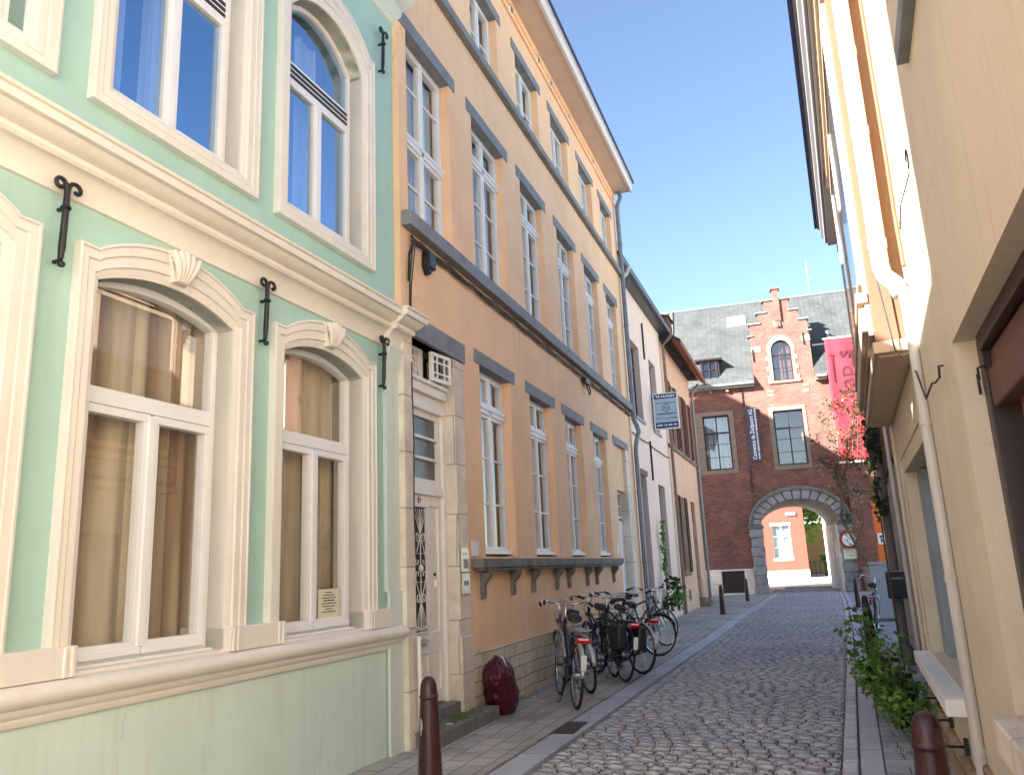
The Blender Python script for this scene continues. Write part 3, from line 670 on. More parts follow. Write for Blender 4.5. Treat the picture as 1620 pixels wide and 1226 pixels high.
# ================================================================== PINK AND PEACH HOUSES
PA = (-3.85, 18.65); PD = Vector((-3.7+3.85, 39.7-18.6, 0)).normalized(); prz = math.atan2(PD.y, PD.x)
def ploc(u, d=0, z=0): return (PA[0]+PD.x*u+PD.y*d, PA[1]+PD.y*u-PD.x*d, z)   # d = metres out into the street
def simple_window(parent, a, c, z0, z1, y, mat, mun=(.5,), e=.06, mid=True, glassm=None, cur=None, name='window', arch=None, tr=None):
    b = MB(); g = MB(); frame_bars(b, a, c, z0, z1, y, y+.07, e, arch)
    top = arch[1] if arch else z1
    if mid: b.box((a+c)/2-.03, (a+c)/2+.03, y-.006, y+.06, z0+e, top-e*.5)
    if tr: b.box(a+.01, c-.01, y-.012, y+.06, tr-.04, tr+.04)
    for m_ in mun: b.box(a+e, c-e, y+.004, y+.05, m_-.012, m_+.012)
    f = b.build(name, mat, parent, bevel=.004)
    pane_sheet(g, archpoly(a+e*.5, c-e*.5, z0+e*.5, arch[0], arch[1]-e*.5) if arch else rect(a+e*.5, c-e*.5, z0+e*.5, z1-e*.5), y+.02)
    g.build('pane', glassm or M['glass_dark'], f)
    if cur: curtain(a, c if cur[1] else (a+c)/2+.1, z0, top, y+.25, M[cur[0]], f, amp=.03, wl=.14, seed=int(a*10))
    return f
P = empty('pink_house', (PA[0], PA[1], 0), prz, label='pale pink plastered house with dark sash windows and a zinc downpipe', cat='house')
pw = [(2.2,3.35,5.42,7.55),(4.85,5.95,5.42,7.6),(4.78,5.85,1.18,3.82)]
wall('wall', [(0,0),(7.28,0),(7.28,9.1),(0,9.1)], [rect(*q) for q in pw]+[rect(1.85,3.0,.02,3.88)], .22, M['pink'], P)
shell(.05, 7.2, 0, 9, .3, 1.4, P)
b = MB(); b.box(0,7.28,1.4,8,0,9.1); b.box(0,.05,.3,1.4,0,9.1); b.box(7.2,7.28,.3,1.4,0,9.1); b.build('house_body', M['pink'], P)
b = MB(); b.xprism([(-.25,9.15),(8,9.15),(4,11.2)], -.05, 7.3); b.build('roof', M['darkroof'], P)
b = MB(); b.box(-.05,7.28,-.24,0,9.0,9.12); b.xprism([(-.24,9.0),(-.36,9.02),(-.38,9.16),(-.34,9.18),(-.24,9.16)], -.08, 7.26); b.build('gutter', M['greenwood'], P)
for a, c, z0, z1 in pw: 
    simple_window(P, a, c, z0, z1, .16, M['dark_frame'], [z0+(z1-z0)*.33], tr=z0+(z1-z0)*.72)
    b = MB(); b.box(a-.06, c+.06, -.05, .16, z0-.08, z0-.001); b.build('window_sill', M['bluegrey'], P)
b = MB(); b.box(1.85, 3.0, .16, .26, 3.2, 3.28); b.box(1.85,3.0,.2,.26,.02,3.2); frame_bars(b,1.85,3.0,3.28,3.88,.16,.24,.07)
for z0, z1 in ((.2,.95),(1.05,2.2),(2.3,3.05)): frame_bars(b, 2.0, 2.85, z0, z1, .185, .21, .04)
b.build('front_door', M['greenwood'], P); b = MB(); b.box(1.7, 3.15, -.02, .2, 3.881, 4.02); b.build('lintel', M['brownwood'], P)
b = MB(); b.box(3.02, 7.2, -.03, .02, 0, .9); b.build('base_course', M['pink'], P)
for u, z0, z1 in ((4.1,7.4,8.5),(3.9,3.85,4.95),(1.2,3.7,4.3)):
    b = MB(); b.box(u-.02, u+.02, -.05, 0, z0, z1); b.build('iron_tie', M['black_iron'], P)
b = MB(); b.tube(wire([(0.1,-.03,4.93),(1.8,-.04,4.85),(3.6,-.04,4.86),(5.4,-.04,4.82),(7.2,-.04,4.86)],0,.03), .014, 6); b.build('wall_cable', M['dark_cable'], P)
b = MB(); b.box(.3, 1.0, 2.2, 3.3, 9.5, 11.9); b.box(.25, 1.05, 2.15, 3.35, 11.901, 12.0); b.build('chimney', M['brick'], P)
b = MB(); b.tube([(4.3,1.4,9.6),(4.3,1.4,11.0)], .1, 12); b.tube([(4.6,1.4,9.6),(4.6,1.4,11.1)], .1, 12); b.build('flue_pipes', M['zinc'], P, smooth=True)
H = empty('peach_house', ploc(7.3), prz, label='weathered peach plastered house with brown shutters and wide red brown eaves', cat='house')
hw = [(1.15,2.05,5.42,7.6),(2.9,3.85,5.42,7.6),(4.75,5.6,5.42,7.6),(1.2,2.35,1.25,3.75)]
wall('wall', [(.02,0),(6.7,0),(6.7,9.15),(.02,9.15)], [rect(*q) for q in hw]+[rect(4.1,5.1,.3,3.75)], .2, M['peach'], H)
shell(.1, 6.6, 0, 9, .28, 1.4, H)
b = MB(); b.box(.02,6.7,1.4,8,0,9.15); b.box(.02,.1,.3,1.4,0,9.15); b.box(6.6,6.7,.3,1.4,0,9.15); b.build('house_body', M['peach'], H)
b = MB(); b.xprism([(-.66,8.78),(0,9.26),(4,11.4),(8.2,9.2)], -.02, 6.75); b.build('roof', M['darkroof'], H)
b = MB(); b.xprism([(-.62,8.62),(0,9.1),(0,9.2),(-.62,8.74)], 0, 6.73); b.xprism([(-.64,8.56),(-.70,8.56),(-.70,8.76),(-.64,8.78)], -.02, 6.78); b.build('eaves_boards', M['brownsoffit'], H)
for a, c, z0, z1 in hw:
    simple_window(H, a, c, z0, z1, .14, M['dark_frame'], [z0+(z1-z0)*.4], tr=z0+(z1-z0)*.72)
    for s, u in ((-1, a), (1, c)):
        b = MB(); w_ = .46
        u0, u1 = (u-w_, u) if s < 0 else (u, u+w_)
        frame_bars(b, u0+.01, u1-.01, z0, z1, -.06, -.02, .05)
        for q in range(int((z1-z0-.1)/.09)): b.add([(u0+.06,-.05,z0+.06+q*.09),(u1-.06,-.05,z0+.06+q*.09),(u1-.06,-.028,z0+.13+q*.09),(u0+.06,-.028,z0+.13+q*.09)], [(0,1,2,3)])
        b.build('shutter', M['brownwood'] if z0 > 3 else M['dark_frame'], H)
b = MB(); b.box(0, 6.7, -.07, .14, 5.24, 5.36); b.box(1.1,2.45,-.05,.14,1.14,1.24); b.build('sill_band', M['sand'], H)
b = MB(); b.box(4.1,5.1,.12,.2,.3,3.75); frame_bars(b,4.18,5.02,.5,1.5,.1,.13,.06); frame_bars(b,4.18,5.02,1.6,2.9,.1,.13,.06); frame_bars(b,4.14,5.06,3.0,3.7,.09,.13,.06); b.build('front_door', M['brownwood'], H)
b = MB(); b.box(3.9, 5.3, -.4, .12, 0, .15); b.box(4.0, 5.2, -.2, .12, .15, .3); b.build('doorstep', M['sand'], H)
b = MB(); b.box(.02,3.9,-.03,.02,0,1.0); b.build('base_course', M['peach'], H); b = MB(); b.box(5.3,6.7,-.03,.02,0,1.0); b.build('base_course', M['peach'], H)
b = MB(); b.box(1.5,1.9,-.04,-.02,.35,.7); b.build('cellar_grille', M['black_iron'], H)
b = MB(); b.box(4.4,5.6,.3,2.4,9.4,11.0); b.xprism([(.2,10.99),(2.6,10.99),(1.4,11.25)],4.3,5.7); b.build('dormer', M['brownwood'], H)
b = MB(); frame_bars(b,4.6,5.4,9.8,10.8,.27,.31,.07); b.build('dormer_frame', M['dark_frame'], H)
b = MB(); x0, y0 = ploc(7.22, .12)[:2]
b.tube([(x0+.3,y0,9.0),(x0+.26,y0,8.85),(x0,y0,8.6),(x0,y0,5.4),(x0+.05,y0,5.3),(x0,y0,5.1),(x0,y0,.0)], .05, 12)
tag(b.build('downpipe', M['sand'], None, smooth=True, autos=50), 'beige downpipe between the pink and the peach house', 'downpipe')
b = MB(); x0, y0 = ploc(.35, .12)[:2]
b.tube([(x0+.3,y0+.3,9.0),(x0+.26,y0+.2,8.8),(x0,y0,8.45),(x0,y0,7.9),(x0-.02,y0-.05,.0)], .05, 12)
tag(b.build('downpipe', M['pvc'], None, smooth=True, autos=50), 'white swan-necked downpipe at the near edge of the pink house', 'downpipe')
b = MB(); x0, y0 = ploc(13.9, .1)[:2]
b.tube([(x0+.3,y0,8.6),(x0,y0,8.2),(x0,y0,.0)], .055, 12)
tag(b.build('downpipe', M['zinc'], None, smooth=True, autos=50), 'dull grey downpipe at the far end of the peach house', 'downpipe')
# projecting sign
S = empty('projecting_sign', (-3.80, 23.45, 5.40), R(1), label='pale blue and navy board sign sticking out from the pink house over the street', cat='sign')
b = MB(); frame_bars(b, .04, .76, 0, 1.08, -.06, .06, .03); b.build('sign_frame', M['whiteink'], S, bevel=.004)
b = MB(); b.box(.07, .73, -.04, .04, .03, 1.05); b.build('board', M['signpale'], S)
for z0, z1 in ((.91,1.05),(.03,.2)): b = MB(); b.box(.07, .73, -.045, -.041, z0, z1); b.build('navy_band', M['signblue'], S)
b = MB(); b.tube([(-.05,0,.95),(.06,0,.95)], .015, 8); b.tube([(-.05,0,.1),(.06,0,.1)], .015, 8); b.build('sign_bracket', M['black_iron'], S)
text_obj('TE HUREN', .085, M['whiteink'], S, (.40,-.047,.975), (R(90),0,0), width=.56, bold=.004)
text_obj('070 13 00 45', .075, M['whiteink'], S, (.40,-.047,.115), (R(90),0,0), width=.58, bold=.003)
text_obj('Immo uw vastgoedkantoor', .05, M['signblue'], S, (.40,-.043,.78), (R(90),0,0), width=.56)
text_obj('Vastgoedkantoor', .07, M['signblue'], S, (.40,-.043,.46), (R(90),0,0), width=.58, bold=.001)
text_obj('info en bezichtiging', .05, M['signblue'], S, (.40,-.043,.33), (R(90),0,0), width=.6)
b = MB(); b.tube([(.40+.1*math.cos(q*.26),-.043,.63+.1*math.sin(q*.26)) for q in range(24)], .008, 6, closed=True)
b.tube([(.34,-.043,.6),(.38,-.043,.67),(.42,-.043,.60),(.46,-.043,.66)], .006, 6); b.build('emblem', M['signblue'], S)

# ================================================================== GATE BUILDING
ad = (.998, .065); arz = math.atan2(ad[1], ad[0])
A = empty('gate_building', (0, 40, 0), arz, label='old red brick gatehouse with stepped gable, slate roof and stone archway', cat='building')
def aloc(x, d=0, z=0): return (ad[0]*x+ad[1]*d, 40+ad[1]*x-ad[0]*d, z)
ARCH = [(-1.82,0),(1.57,0)]+[(-.125+1.695*math.cos(math.pi*i/20), 3.15+1.12*math.sin(math.pi*i/20)) for i in range(21)]
gw = archpoly(-.50, .42, 9.93, 11.42, 11.93, 16)
gab = [(-7,-.3),(-1.82,-.3)]
outline = [(-7,0),(-1.82,0)]+[(p[0],p[1]) for p in ARCH[2:][::-1]]+[(1.57,0),(6,0),(6,10.0),(1.33,10.0),(1.33,12.25),(1.3,12.25),(1.3,12.85),(.93,12.85),(.93,13.38),(.58,13.38),(.58,13.98),(-.58,13.98),(-.58,13.38),(-.93,13.38),(-.93,12.85),(-1.36,12.85),(-1.36,12.25),(-1.42,12.25),(-1.42,10.0),(-7,10.0)]
AW = [(-4.05,-2.80,5.85,8.50),(-.75,.60,5.85,8.47)]
wall('wall', outline, [rect(*q) for q in AW]+[gw, rect(-.1,.06,12.68,12.88), rect(3.0,4.3,.75,4.0)], .35, M['brick'], A)
# passage through the building
b = MB(); arcp = ARCH[2:]
b.loft([[(p[0],.0,p[1]) for p in [(1.57,0)]+arcp+[(-1.82,0)]], [(p[0],6.5,p[1]) for p in [(1.57,0)]+arcp+[(-1.82,0)]]]); b.build('passage_vault', M['greystone'], A)
b = MB(); b.box(1.50,1.566,.36,6.5,0,3.1); b.build('white_side_wall', M['whitewash'], A)
for y_, z_ in ((1.6,1.5),(3.2,2.0),(5.0,1.4)):
    b = MB(); b.box(1.49,1.499,y_,y_+.5,z_,z_+.9); b.build('slit_window', M['dark_frame'], A)
b = MB(); b.box(-7,-1.9,.4,6.5,0,10); b.box(1.65,2.9,.4,6.5,0,10); b.box(4.4,6,.4,6.5,0,10); b.box(2.9,4.4,.9,6.5,0,10); b.box(-1.9,1.65,1.2,6.5,4.4,10); b.box(-1.3,1.25,1.2,4,10,12.3); b.build('building_core', M['room'], A)
b = MB(); b.box(-1.9,1.65,.42,1.2,4.4,4.6); b.build('floor_slab', M['room'], A)
b = MB(); b.box(3.0,4.3,.2,.3,.75,4.0); frame_bars(b,3.05,3.6,1.0,2.2,.17,.2,.06); frame_bars(b,3.05,3.6,2.3,3.9,.17,.2,.06); b.box(3.62,3.66,.17,.2,.75,4.0); b.build('orange_door', M['orange_door'], A)
b = MB(); b.box(3.12, 3.42, .1, .12, 2.0, 2.5); p_ = b.build('door_poster', M['whiteink'], A)
b = MB(); b.box(3.2,3.35,.094,.1,2.3,2.4); b.box(3.24,3.31,.094,.1,2.08,2.28); b.build('poster_print', M['ink'], p_)
b = MB(); b.box(2.6,4.6,-.05,.35,.2,.75); b.box(2.6,4.6,-.12,0,.75,.8); b.build('door_step', M['bluegrey'], A)
# arch voussoirs and rusticated piers
cx = -.125; g = empty('tmp', (0,0,0)); bpy.data.objects.remove(g)
N = 15
for i in range(N):
    a0, a1 = math.pi*i/N+.012, math.pi*(i+1)/N-.012; b = MB(); pr = []
    d = .10 if i % 2 == 0 else .07
    for q in range(4): a = a0+(a1-a0)*q/3; pr.append((cx+1.69*math.cos(a), 3.15+1.115*math.sin(a)))
    for q in range(4): a = a1-(a1-a0)*q/3; pr.append((cx+2.14*math.cos(a), 3.15+1.52*math.sin(a)))
    b.prism(pr, -d, .3); b.build('voussoir', M['greystone'], A, bevel=.02)
b = MB(); r0 = [(cx+2.15*math.cos(math.pi*i/24), 3.15+1.53*math.sin(math.pi*i/24)) for i in range(25)]; r1 = [(cx+2.28*math.cos(math.pi*i/24), 3.15+1.70*math.sin(math.pi*i/24)) for i in range(25)]
b.loft([[(p[0],0,p[1]) for p in r0],[(p[0],-.17,p[1]) for p in r0],[(p[0],-.2,p[1]+.0) for p in r1],[(p[0],0,p[1]) for p in r1]]); b.build('hood_mould', M['bluestone_dark'], A, smooth=True, autos=30)
for s, x0, x1 in ((-1,-2.36,-1.80),(1,1.55,2.12)):
    for k in range(7):
        z0 = .02+k*.425; e = .05 if k % 2 == 0 else 0
        b = MB(); b.box(x0-e, x1+e*.4, -.14-e, .3, z0, z0+.415); b.build('pier_block', M['greystone'], A, bevel=.02)
    b = MB(); b.box(x0-.14, x1+.08, -.24, .3, 3.0, 3.06); b.box(x0-.08, x1+.05, -.18, .3, 3.061, 3.14); b.build('impost', M['bluestone_dark'], A, bevel=.015)
b = MB(); b.box(2.12, 2.95, -.35, .0, 0, 4.6); b.xprism([(-.35,4.6),(0,4.6),(0,5.1)],2.12,2.95); b.build('buttress', M['brick'], A, bevel=.01)
# plinth, cellar hatch
b = MB(); b.box(-5.5,-3.86,-.06,0,0,1.18); b.box(-2.82,-2.38,-.06,0,0,1.18); b.box(-3.86,-2.82,-.06,0,1.1,1.18); b.box(-3.86,-2.82,-.06,0,0,.1); b.build('plinth', M['limestone'], A, bevel=.01)
b = MB(); b.box(-3.86,-2.82,-.02,.02,.1,1.1)
for q in range(9): b.box(-3.84+q*.115,-3.74+q*.115,-.035,-.02,.11,1.09)
b.build('cellar_hatch', M['dark_frame'], A)
b = MB(); b.box(-5.5,-2.2,-.02,0,4.74,4.82); b.build('brick_band', M['brick'], A)
# window trims
for (a, c, z0, z1), (o0, o1, p0, p1) in zip(AW, [(-4.38,-2.58,5.64,8.70),(-.95,.75,5.64,8.66)]):
    b = MB()
    b.box(o0, o1, -.04, .12, p0, z0); b.box(o0, o1, -.03, .12, z1, p1); n = 5
    for q in range(n):
        h = (z1-z0)/n; e = .0
        b.box(o0+e, a, -.03-.004*(q % 2), .12, z0+h*q+.006, z0+h*(q+1)-.006); b.box(c, o1-e, -.03-.004*(q % 2), .12, z0+h*q+.006, z0+h*(q+1)-.006)
    b.build('stone_trim', M['sand'], A, bevel=.006)
    simple_window(A, a, c, z0, z1, .12, M['dark_frame'], [z0+.62, z0+1.25], tr=z1-.85, e=.075, glassm=M['glass_gate'], cur=('curtain_white', 1) if a < -2 else None)
b = MB()
qs = archpoly(-.72, .62, 9.86, 11.4, 12.2, 16)[2:]; qi = arc(-.5, .42, 11.42, 11.93, 16)
b.loft([[(p[0],0,p[1]) for p in qs],[(p[0],-.03,p[1]) for p in qs],[(p[0],-.03,p[1]) for p in qi],[(p[0],.1,p[1]) for p in qi]])
for k in range(6):
    z0 = 9.93+k*.25; e = .12 if k % 2 == 0 else 0
    b.box(-.66-e, -.5, -.03, .1, z0, z0+.245); b.box(.42, .58+e, -.03, .1, z0, z0+.245)
b.box(-.78,.72,-.08,.1,9.8,9.92)
b.build('arched_trim', M['sand'], A, bevel=.006)
simple_window(A, -.5, .42, 9.93, None, .1, M['dark_frame'], [10.55], tr=11.2, e=.06, glassm=M['glass_gate'], arch=(11.42,11.93))
for x0, x1, z0, z1 in ((-1.44,-.95,11.45,11.75),(.95,1.36,11.75,12.05),(-.9,-.6,9.2,9.35),(-.9,-.55,9.4,9.5),(.7,1.0,9.25,9.4),(.75,1.05,9.55,9.65),(-.2,.16,12.6,12.675),(-.26,-.1,12.68,12.95),(.06,.22,12.68,12.95)):
    b = MB(); b.box(x0, x1, -.02, .1, z0, z1); b.build('stone_quoin', M['sand'], A)
for s in (-1, 1):
    for x0, x1, z in ((1.28,1.48,12.25),(.9,1.4,12.85),(.55,1.0,13.38),(.15,.66,13.98)):
        a_, c_ = (x0-.04, x1) if s > 0 else (-x1-.04, -x0+.04)
        b = MB(); b.box(a_, c_, -.07, .45, z, z+.07); b.build('step_coping', M['bluestone_dark'], A)
b = MB(); b.box(-.14,.14,-.12,.3,12.9,14.55); b.box(-.22,.22,-.18,.36,14.5,14.58); b.box(-.1,.1,-.1,.1,12.6,12.9); b.build('gable_pinnacle', M['brick'], A)
b = MB(); b.box(-1.40,1.30,.3,.45,10,12.24); b.box(-1.3,1.26,.3,.45,12.24,12.84); b.box(-.9,.9,.3,.45,12.84,13.36); b.box(-.56,.56,.3,.45,13.36,13.96); b.build('gable_back', M['brick'], A)
b = MB(); b.xprism([(.45,10.0),(3.9,10.0),(3.9,12.4),(.45,12.4)], -1.30, 1.24); b.prism([(-1.35,12.3),(1.3,12.3),(-.02,13.6)], .46, 3.0); b.build('gable_roof', M['slate'], A)
# main roof
for a_, c_, y_, z_ in ((-5.25,-1.425,-.32,9.98),(-1.42,1.33,.5,11.07),(1.335,6.2,-.32,9.98)):
    b = MB(); b.xprism([(y_,z_),(3.55,15.1),(7.4,9.98)], a_, c_); b.build('roof', M['slate'], A)
b = MB(); b.xprism([(-.30,9.95),(3.52,15.0),(7.4,9.95)], -8.5, -5.30); b.build('roof', M['lightbrick'], A)
b = MB(); b.box(-5.30,-5.22,.6,.7,10.8,11.1); b.tube([(-5.26,-.28,10.05),(-5.26,3.5,15.12)], .05, 6); b.tube([(-8,3.55,15.1),(6.2,3.55,15.14)], .07, 8); b.build('roof_flashing', M['zinc'], A)
for a_, c_ in ((-7,-1.45),(1.36,1.86)):
    b = MB(); b.box(a_, c_, -.42, .02, 9.86, 9.98); b.box(a_, c_, -.3, .02, 9.76, 9.86); b.build('gutter', M['bluestone_dark'] if a_ < 0 else M['sand'], A)
for x in (-3.6,-2.8): 
    b = MB(); b.box(x,x+.12,-.2,0,9.6,9.72); b.build('beam_end', M['sand'], A)
# dormer
D = MB(); D.box(-3.98,-3.02,.02,1.6,10.0,11.35); D.build('dormer_body', M['slate_dark'], A)
b = MB(); frame_bars(b,-3.90,-3.10,10.12,11.27,-.04,.02,.09); b.box(-3.53,-3.47,-.045,.01,10.2,11.2); b.box(-3.84,-3.16,-.04,.01,10.8,10.84); b.build('dormer_frame', M['dark_frame'], A)
b = MB(); pane_sheet(b, rect(-3.85,-3.15,10.17,11.22), -.012); b.build('dormer_pane', M['glass_sky'], A)
b = MB(); b.add([(-4.14,-.14,11.36),(-2.86,-.14,11.36),(-2.86,1.9,11.36),(-4.14,1.9,11.36),(-3.5,.55,12.05),(-3.5,1.9,12.05)],[(0,1,4),(1,2,5,4),(2,3,5),(3,0,4,5),(0,3,2,1)]); b.build('dormer_roof', M['slate'], A)
b = MB(); b.box(-4.16,-2.84,-.16,-.08,11.28,11.37); b.build('dormer_eave', M['dark_frame'], A)
b = MB(); b.add([(-2.35,2.42,13.55),(-1.45,2.42,13.55),(-1.45,2.9,14.2),(-2.35,2.9,14.2),(-2.35,2.36,13.6),(-1.45,2.36,13.6),(-1.45,2.84,14.25),(-2.35,2.84,14.25)],[(0,1,2,3),(4,5,6,7),(0,1,5,4),(1,2,6,5),(2,3,7,6),(3,0,4,7)]); b.build('roof_hatch', M['whitewash'], A)
b = MB(); b.box(2.1,2.5,.9,1.3,11.3,12.05); b.tube([(2.3,1.1,12),(2.3,1.1,12.4)], .08, 10); b.build('roof_vent', M['zinc'], A)
b = MB(); b.box(1.5,3.9,1.0,1.1,11.72,11.8); b.build('flashing_strip', M['whitewash'], A)
for x, z0, z1 in ((-2.06,8.8,9.75),(-2.06,4.7,5.9),(1.75,4.7,5.75),(-1.35,11.0,11.6),(1.05,11.6,12.2)):
    b = MB(); b.box(x-.025, x+.025, -.06, 0, z0, z1); b.build('iron_tie', M['black_iron'], A)
b = MB(); b.box(2.3,4.8,9,11,13.5,15.95); b.xprism([(8.8,15.95),(11.2,15.95),(11.2,16.1),(8.8,16.1)],2.2,4.9); tag(b.build('brick_chimney', M['brick'], None), 'broad brick chimney rising behind the slate roof ridge', 'chimney').location = (0,40,0)
b = MB(); b.tube([(0,0,0),(0,0,2.0)], .03, 6); b.tube([(-.25,0,1.5),(.3,0,1.7)], .015, 6); b.tube([(-.15,0,1.8),(.2,0,1.75)], .012, 6); b.tube([(-.2,0,1.0),(.2,0,1.05)], .012, 6)
o = tag(b.build('roof_antenna', M['zinc'], None), 'thin television aerial on the slate roof ridge', 'antenna'); o.location = aloc(2.0,-3.55,15.0)
# banners
def print_line(txt, size, mat, par, loc, width=None): return text_obj(txt, size, mat, par, loc, (R(90), R(-90), 0), width=width, bold=.004)
t = empty('wall_sign', aloc(-1.74, .12, 6.11), arz, label='tall slate blue sign with white vertical lettering between the gatehouse windows', cat='sign')
b = MB(); b.box(-.26,.26,-.04,.04,0,2.62); b.build('sign_board', M['sign_slate'], t, bevel=.006)
print_line('Conventus de Zuidpoort AG', .26, M['whiteink'], t, (-.03,-.044,1.32), 2.42)
print_line('HUIS LEERHUIS HUYS VERGADERZALEN', .09, M['whiteink'], t, (.17,-.044,1.32), 2.42)
t = empty('street_banner', aloc(2.57, .46, 5.80), arz, label='long red cloth banner with dark print hanging on the gatehouse', cat='banner')
rows = []
for i in range(25):
    z = 5.8*i/24; rows.append([(-.66+1.34*j/8+.015*math.sin(z*1.3), -.03*math.sin(j*.9+z*.7)-.02*math.sin(z*2), z) for j in range(9)])
b = MB(); b.loft(rows); o = b.build('banner_cloth', M['red_cloth'], t, smooth=True); so = o.modifiers.new('t','SOLIDIFY'); so.thickness = .008
b = MB(); b.box(-.72,.75,-.02,.02,5.8,5.86); b.box(-.7,.35,-.03,.03,-.1,-.02); b.build('banner_rail', M['whitewash'], t); b = MB(); b.tube([(-.6,0,5.83),(-.6,.45,5.83)],.02,6); b.tube([(.6,0,5.83),(.6,.45,5.83)],.02,6); b.build('banner_bracket', M['black_iron'], t)
print_line('Jap s', .95, M['red_cloth_ink'], t, (.1,-.062,4.15), 2.2)
b = MB(); b.box(.42,.5,-.064,-.056,4.35,5.2); b.box(-.45,-.39,-.064,-.056,3.7,5.0); b.box(-.58,-.3,-.064,-.056,5.0,5.06); b.build('printed_bars', M['red_cloth_ink'], t)
# round traffic sign on the right pier
t = empty('traffic_sign', aloc(1.86, .26, 0), arz, label='round red rimmed white sign with a small plate on the right arch pier', cat='sign')
b = MB(); b.disc((0,0,2.28), (0,1,0), .41, .02, 32); b.build('rim', M['redink'], t)
b = MB(); b.disc((0,-.013,2.28), (0,1,0), .285, .006, 32); b.build('sign_face', M['whiteink'], t)
b = MB(); b.box(-.3,.3,-.012,.01,1.42,1.86); b.build('sub_plate', M['paper'], t)
text_obj('uitgezonderd', .08, M['ink'], t, (0,-.014,1.82), (R(90),0,0)); text_obj('plaatselijk verkeer', .055, M['ink'], t, (0,-.014,1.73), (R(90),0,0)); text_obj('en fietsers', .08, M['ink'], t, (0,-.014,1.6), (R(90),0,0))
b = MB(); b.tube([(0,.02,1.4),(0,.02,2.5)], .025, 8); b.build('sign_post', M['zinc'], t)
# beyond the arch
W_ = empty('white_house', (1.62, 46.7, 0), R(91.4), label='whitewashed house wall with narrow dark windows seen through the archway', cat='house')
hs = [rect(2.0,2.8,1.3,3.2), rect(4.2,5.0,2.2,3.8), rect(6.5,7.4,1.3,3.2), rect(9.5,10.4,2.2,3.9)]
HW = empty('tmp2', (0,0,0)); bpy.data.objects.remove(HW)
b = MB(); b.box(0,14,-4,-0.3,0,7); b.build('house_body', M['whitewash'], W_)
wr = MB()
# wall faces local +y (towards the lane)
polys = [[(0,0),(14,0),(14,7),(0,7)]]+hs
tr = tessellate_polygon([[Vector((p[0],p[1],0)) for p in pl] for pl in polys]); vs = [(p[0], 0, p[1]) for pl in polys for p in pl]
wr.add(vs, [list(x) for x in tr]); 
for pl in polys: wr.add([(p[0],0,p[1]) for p in pl]+[(p[0],-.25,p[1]) for p in pl], [(j,(j+1)%4,(j+1)%4+4,j+4) for j in range(4)])
wr.build('wall', M['whitewash'], W_)
for h in hs:
    b = MB(); b.box(h[0][0], h[1][0], -.24, -.2, h[0][1], h[2][1]); b.build('shuttered_window', M['dark_frame'], W_)
K = empty('coral_house', (.08, 72, 0), R(2), label='coral plastered house with white framed windows far beyond the archway', cat='house')
kw = [(-2.6,-1.15,1.6,4.3),(-5.2,-3.8,1.6,4.3),(-2.6,-1.15,6.3,8.6),(-5.2,-3.8,6.3,8.6)]
wall('wall', [(-9,0),(0,0),(0,13),(-9,13)], [rect(*q) for q in kw], .25, M['coral'], K)
shell(-8.9,-.1,0,12.9,.3,2,K); b = MB(); b.box(-9,0,2,9,0,13); b.box(-.1,0,.3,2,0,13); b.box(-9,-8.9,.3,2,0,13); b.build('house_body', M['coral'], K)
for a, c, z0, z1 in kw:
    simple_window(K, a, c, z0, z1, .15, M['whiteink'], [z0+.9], tr=z0+1.8 if z0 < 5 else None, glassm=M['glass_sky'], cur=('curtain_white', 1))
    b = MB(); b.box(a-.1,c+.1,-.08,.2,z0-.2,z0-.002); b.build('window_sill', M['whitewash'], K); b = MB(); b.box(a-.1,c+.1,-.05,.1,z1+.002,z1+.2); b.build('lintel', M['whitewash'], K)
b = MB(); b.box(-9,.02,-.06,0,0,.6); b.build('white_base', M['whitewash'], K); b = MB(); b.xprism([(-.4,13.02),(9.4,13.02),(4.5,17)],-9.2,.2); b.build('roof', M['darkroof'], K)
b = MB(); b.box(-.4,.4,-.02,.02,-.14,.14); o = b.build('street_name_plate', M['skyblue'], None); o.location = (-.9,71.85,5.2); tag(o, 'small blue street name plate on the corner of the coral house', 'sign')
text_obj('Hofstraat', .16, M['whiteink'], o, (0,-.024,0), (R(90),0,0))
b = MB(); b.box(0,14,0,.4,0,4.6); b.box(0,14,-.1,.5,4.6,4.75); o = tag(b.build('garden_wall', M['yellow_wall'], None), 'ochre garden wall in the sun behind the archway', 'wall'); o.location = (-.2, 84, 0)
b = MB()
for i in range(16): b.box(i*.35-.03, i*.35+.03, -.03, .03, 0, 1.3)
b.box(-.1,5.4,-.02,.02,1.15,1.22); b.box(-.1,5.4,-.02,.02,.2,.27); o = tag(b.build('railing', M['black_iron'], None), 'low dark iron railing beside the coral house', 'fence'); o.location = (-.1, 74, 0)

# ================================================================== RIGHT SIDE
RD = Vector((.05, .99875, 0)); RN = Vector((.99875, -.05, 0)); RQ = Vector((.92, 8.0, 0))
rrz = math.atan2(-RD.y, -RD.x)      # local x runs towards the viewer, -y out into the street
def rloc(u, o=0, z=0): v = RQ+RD*(u-8)+RN*o; return (v.x, v.y, z)
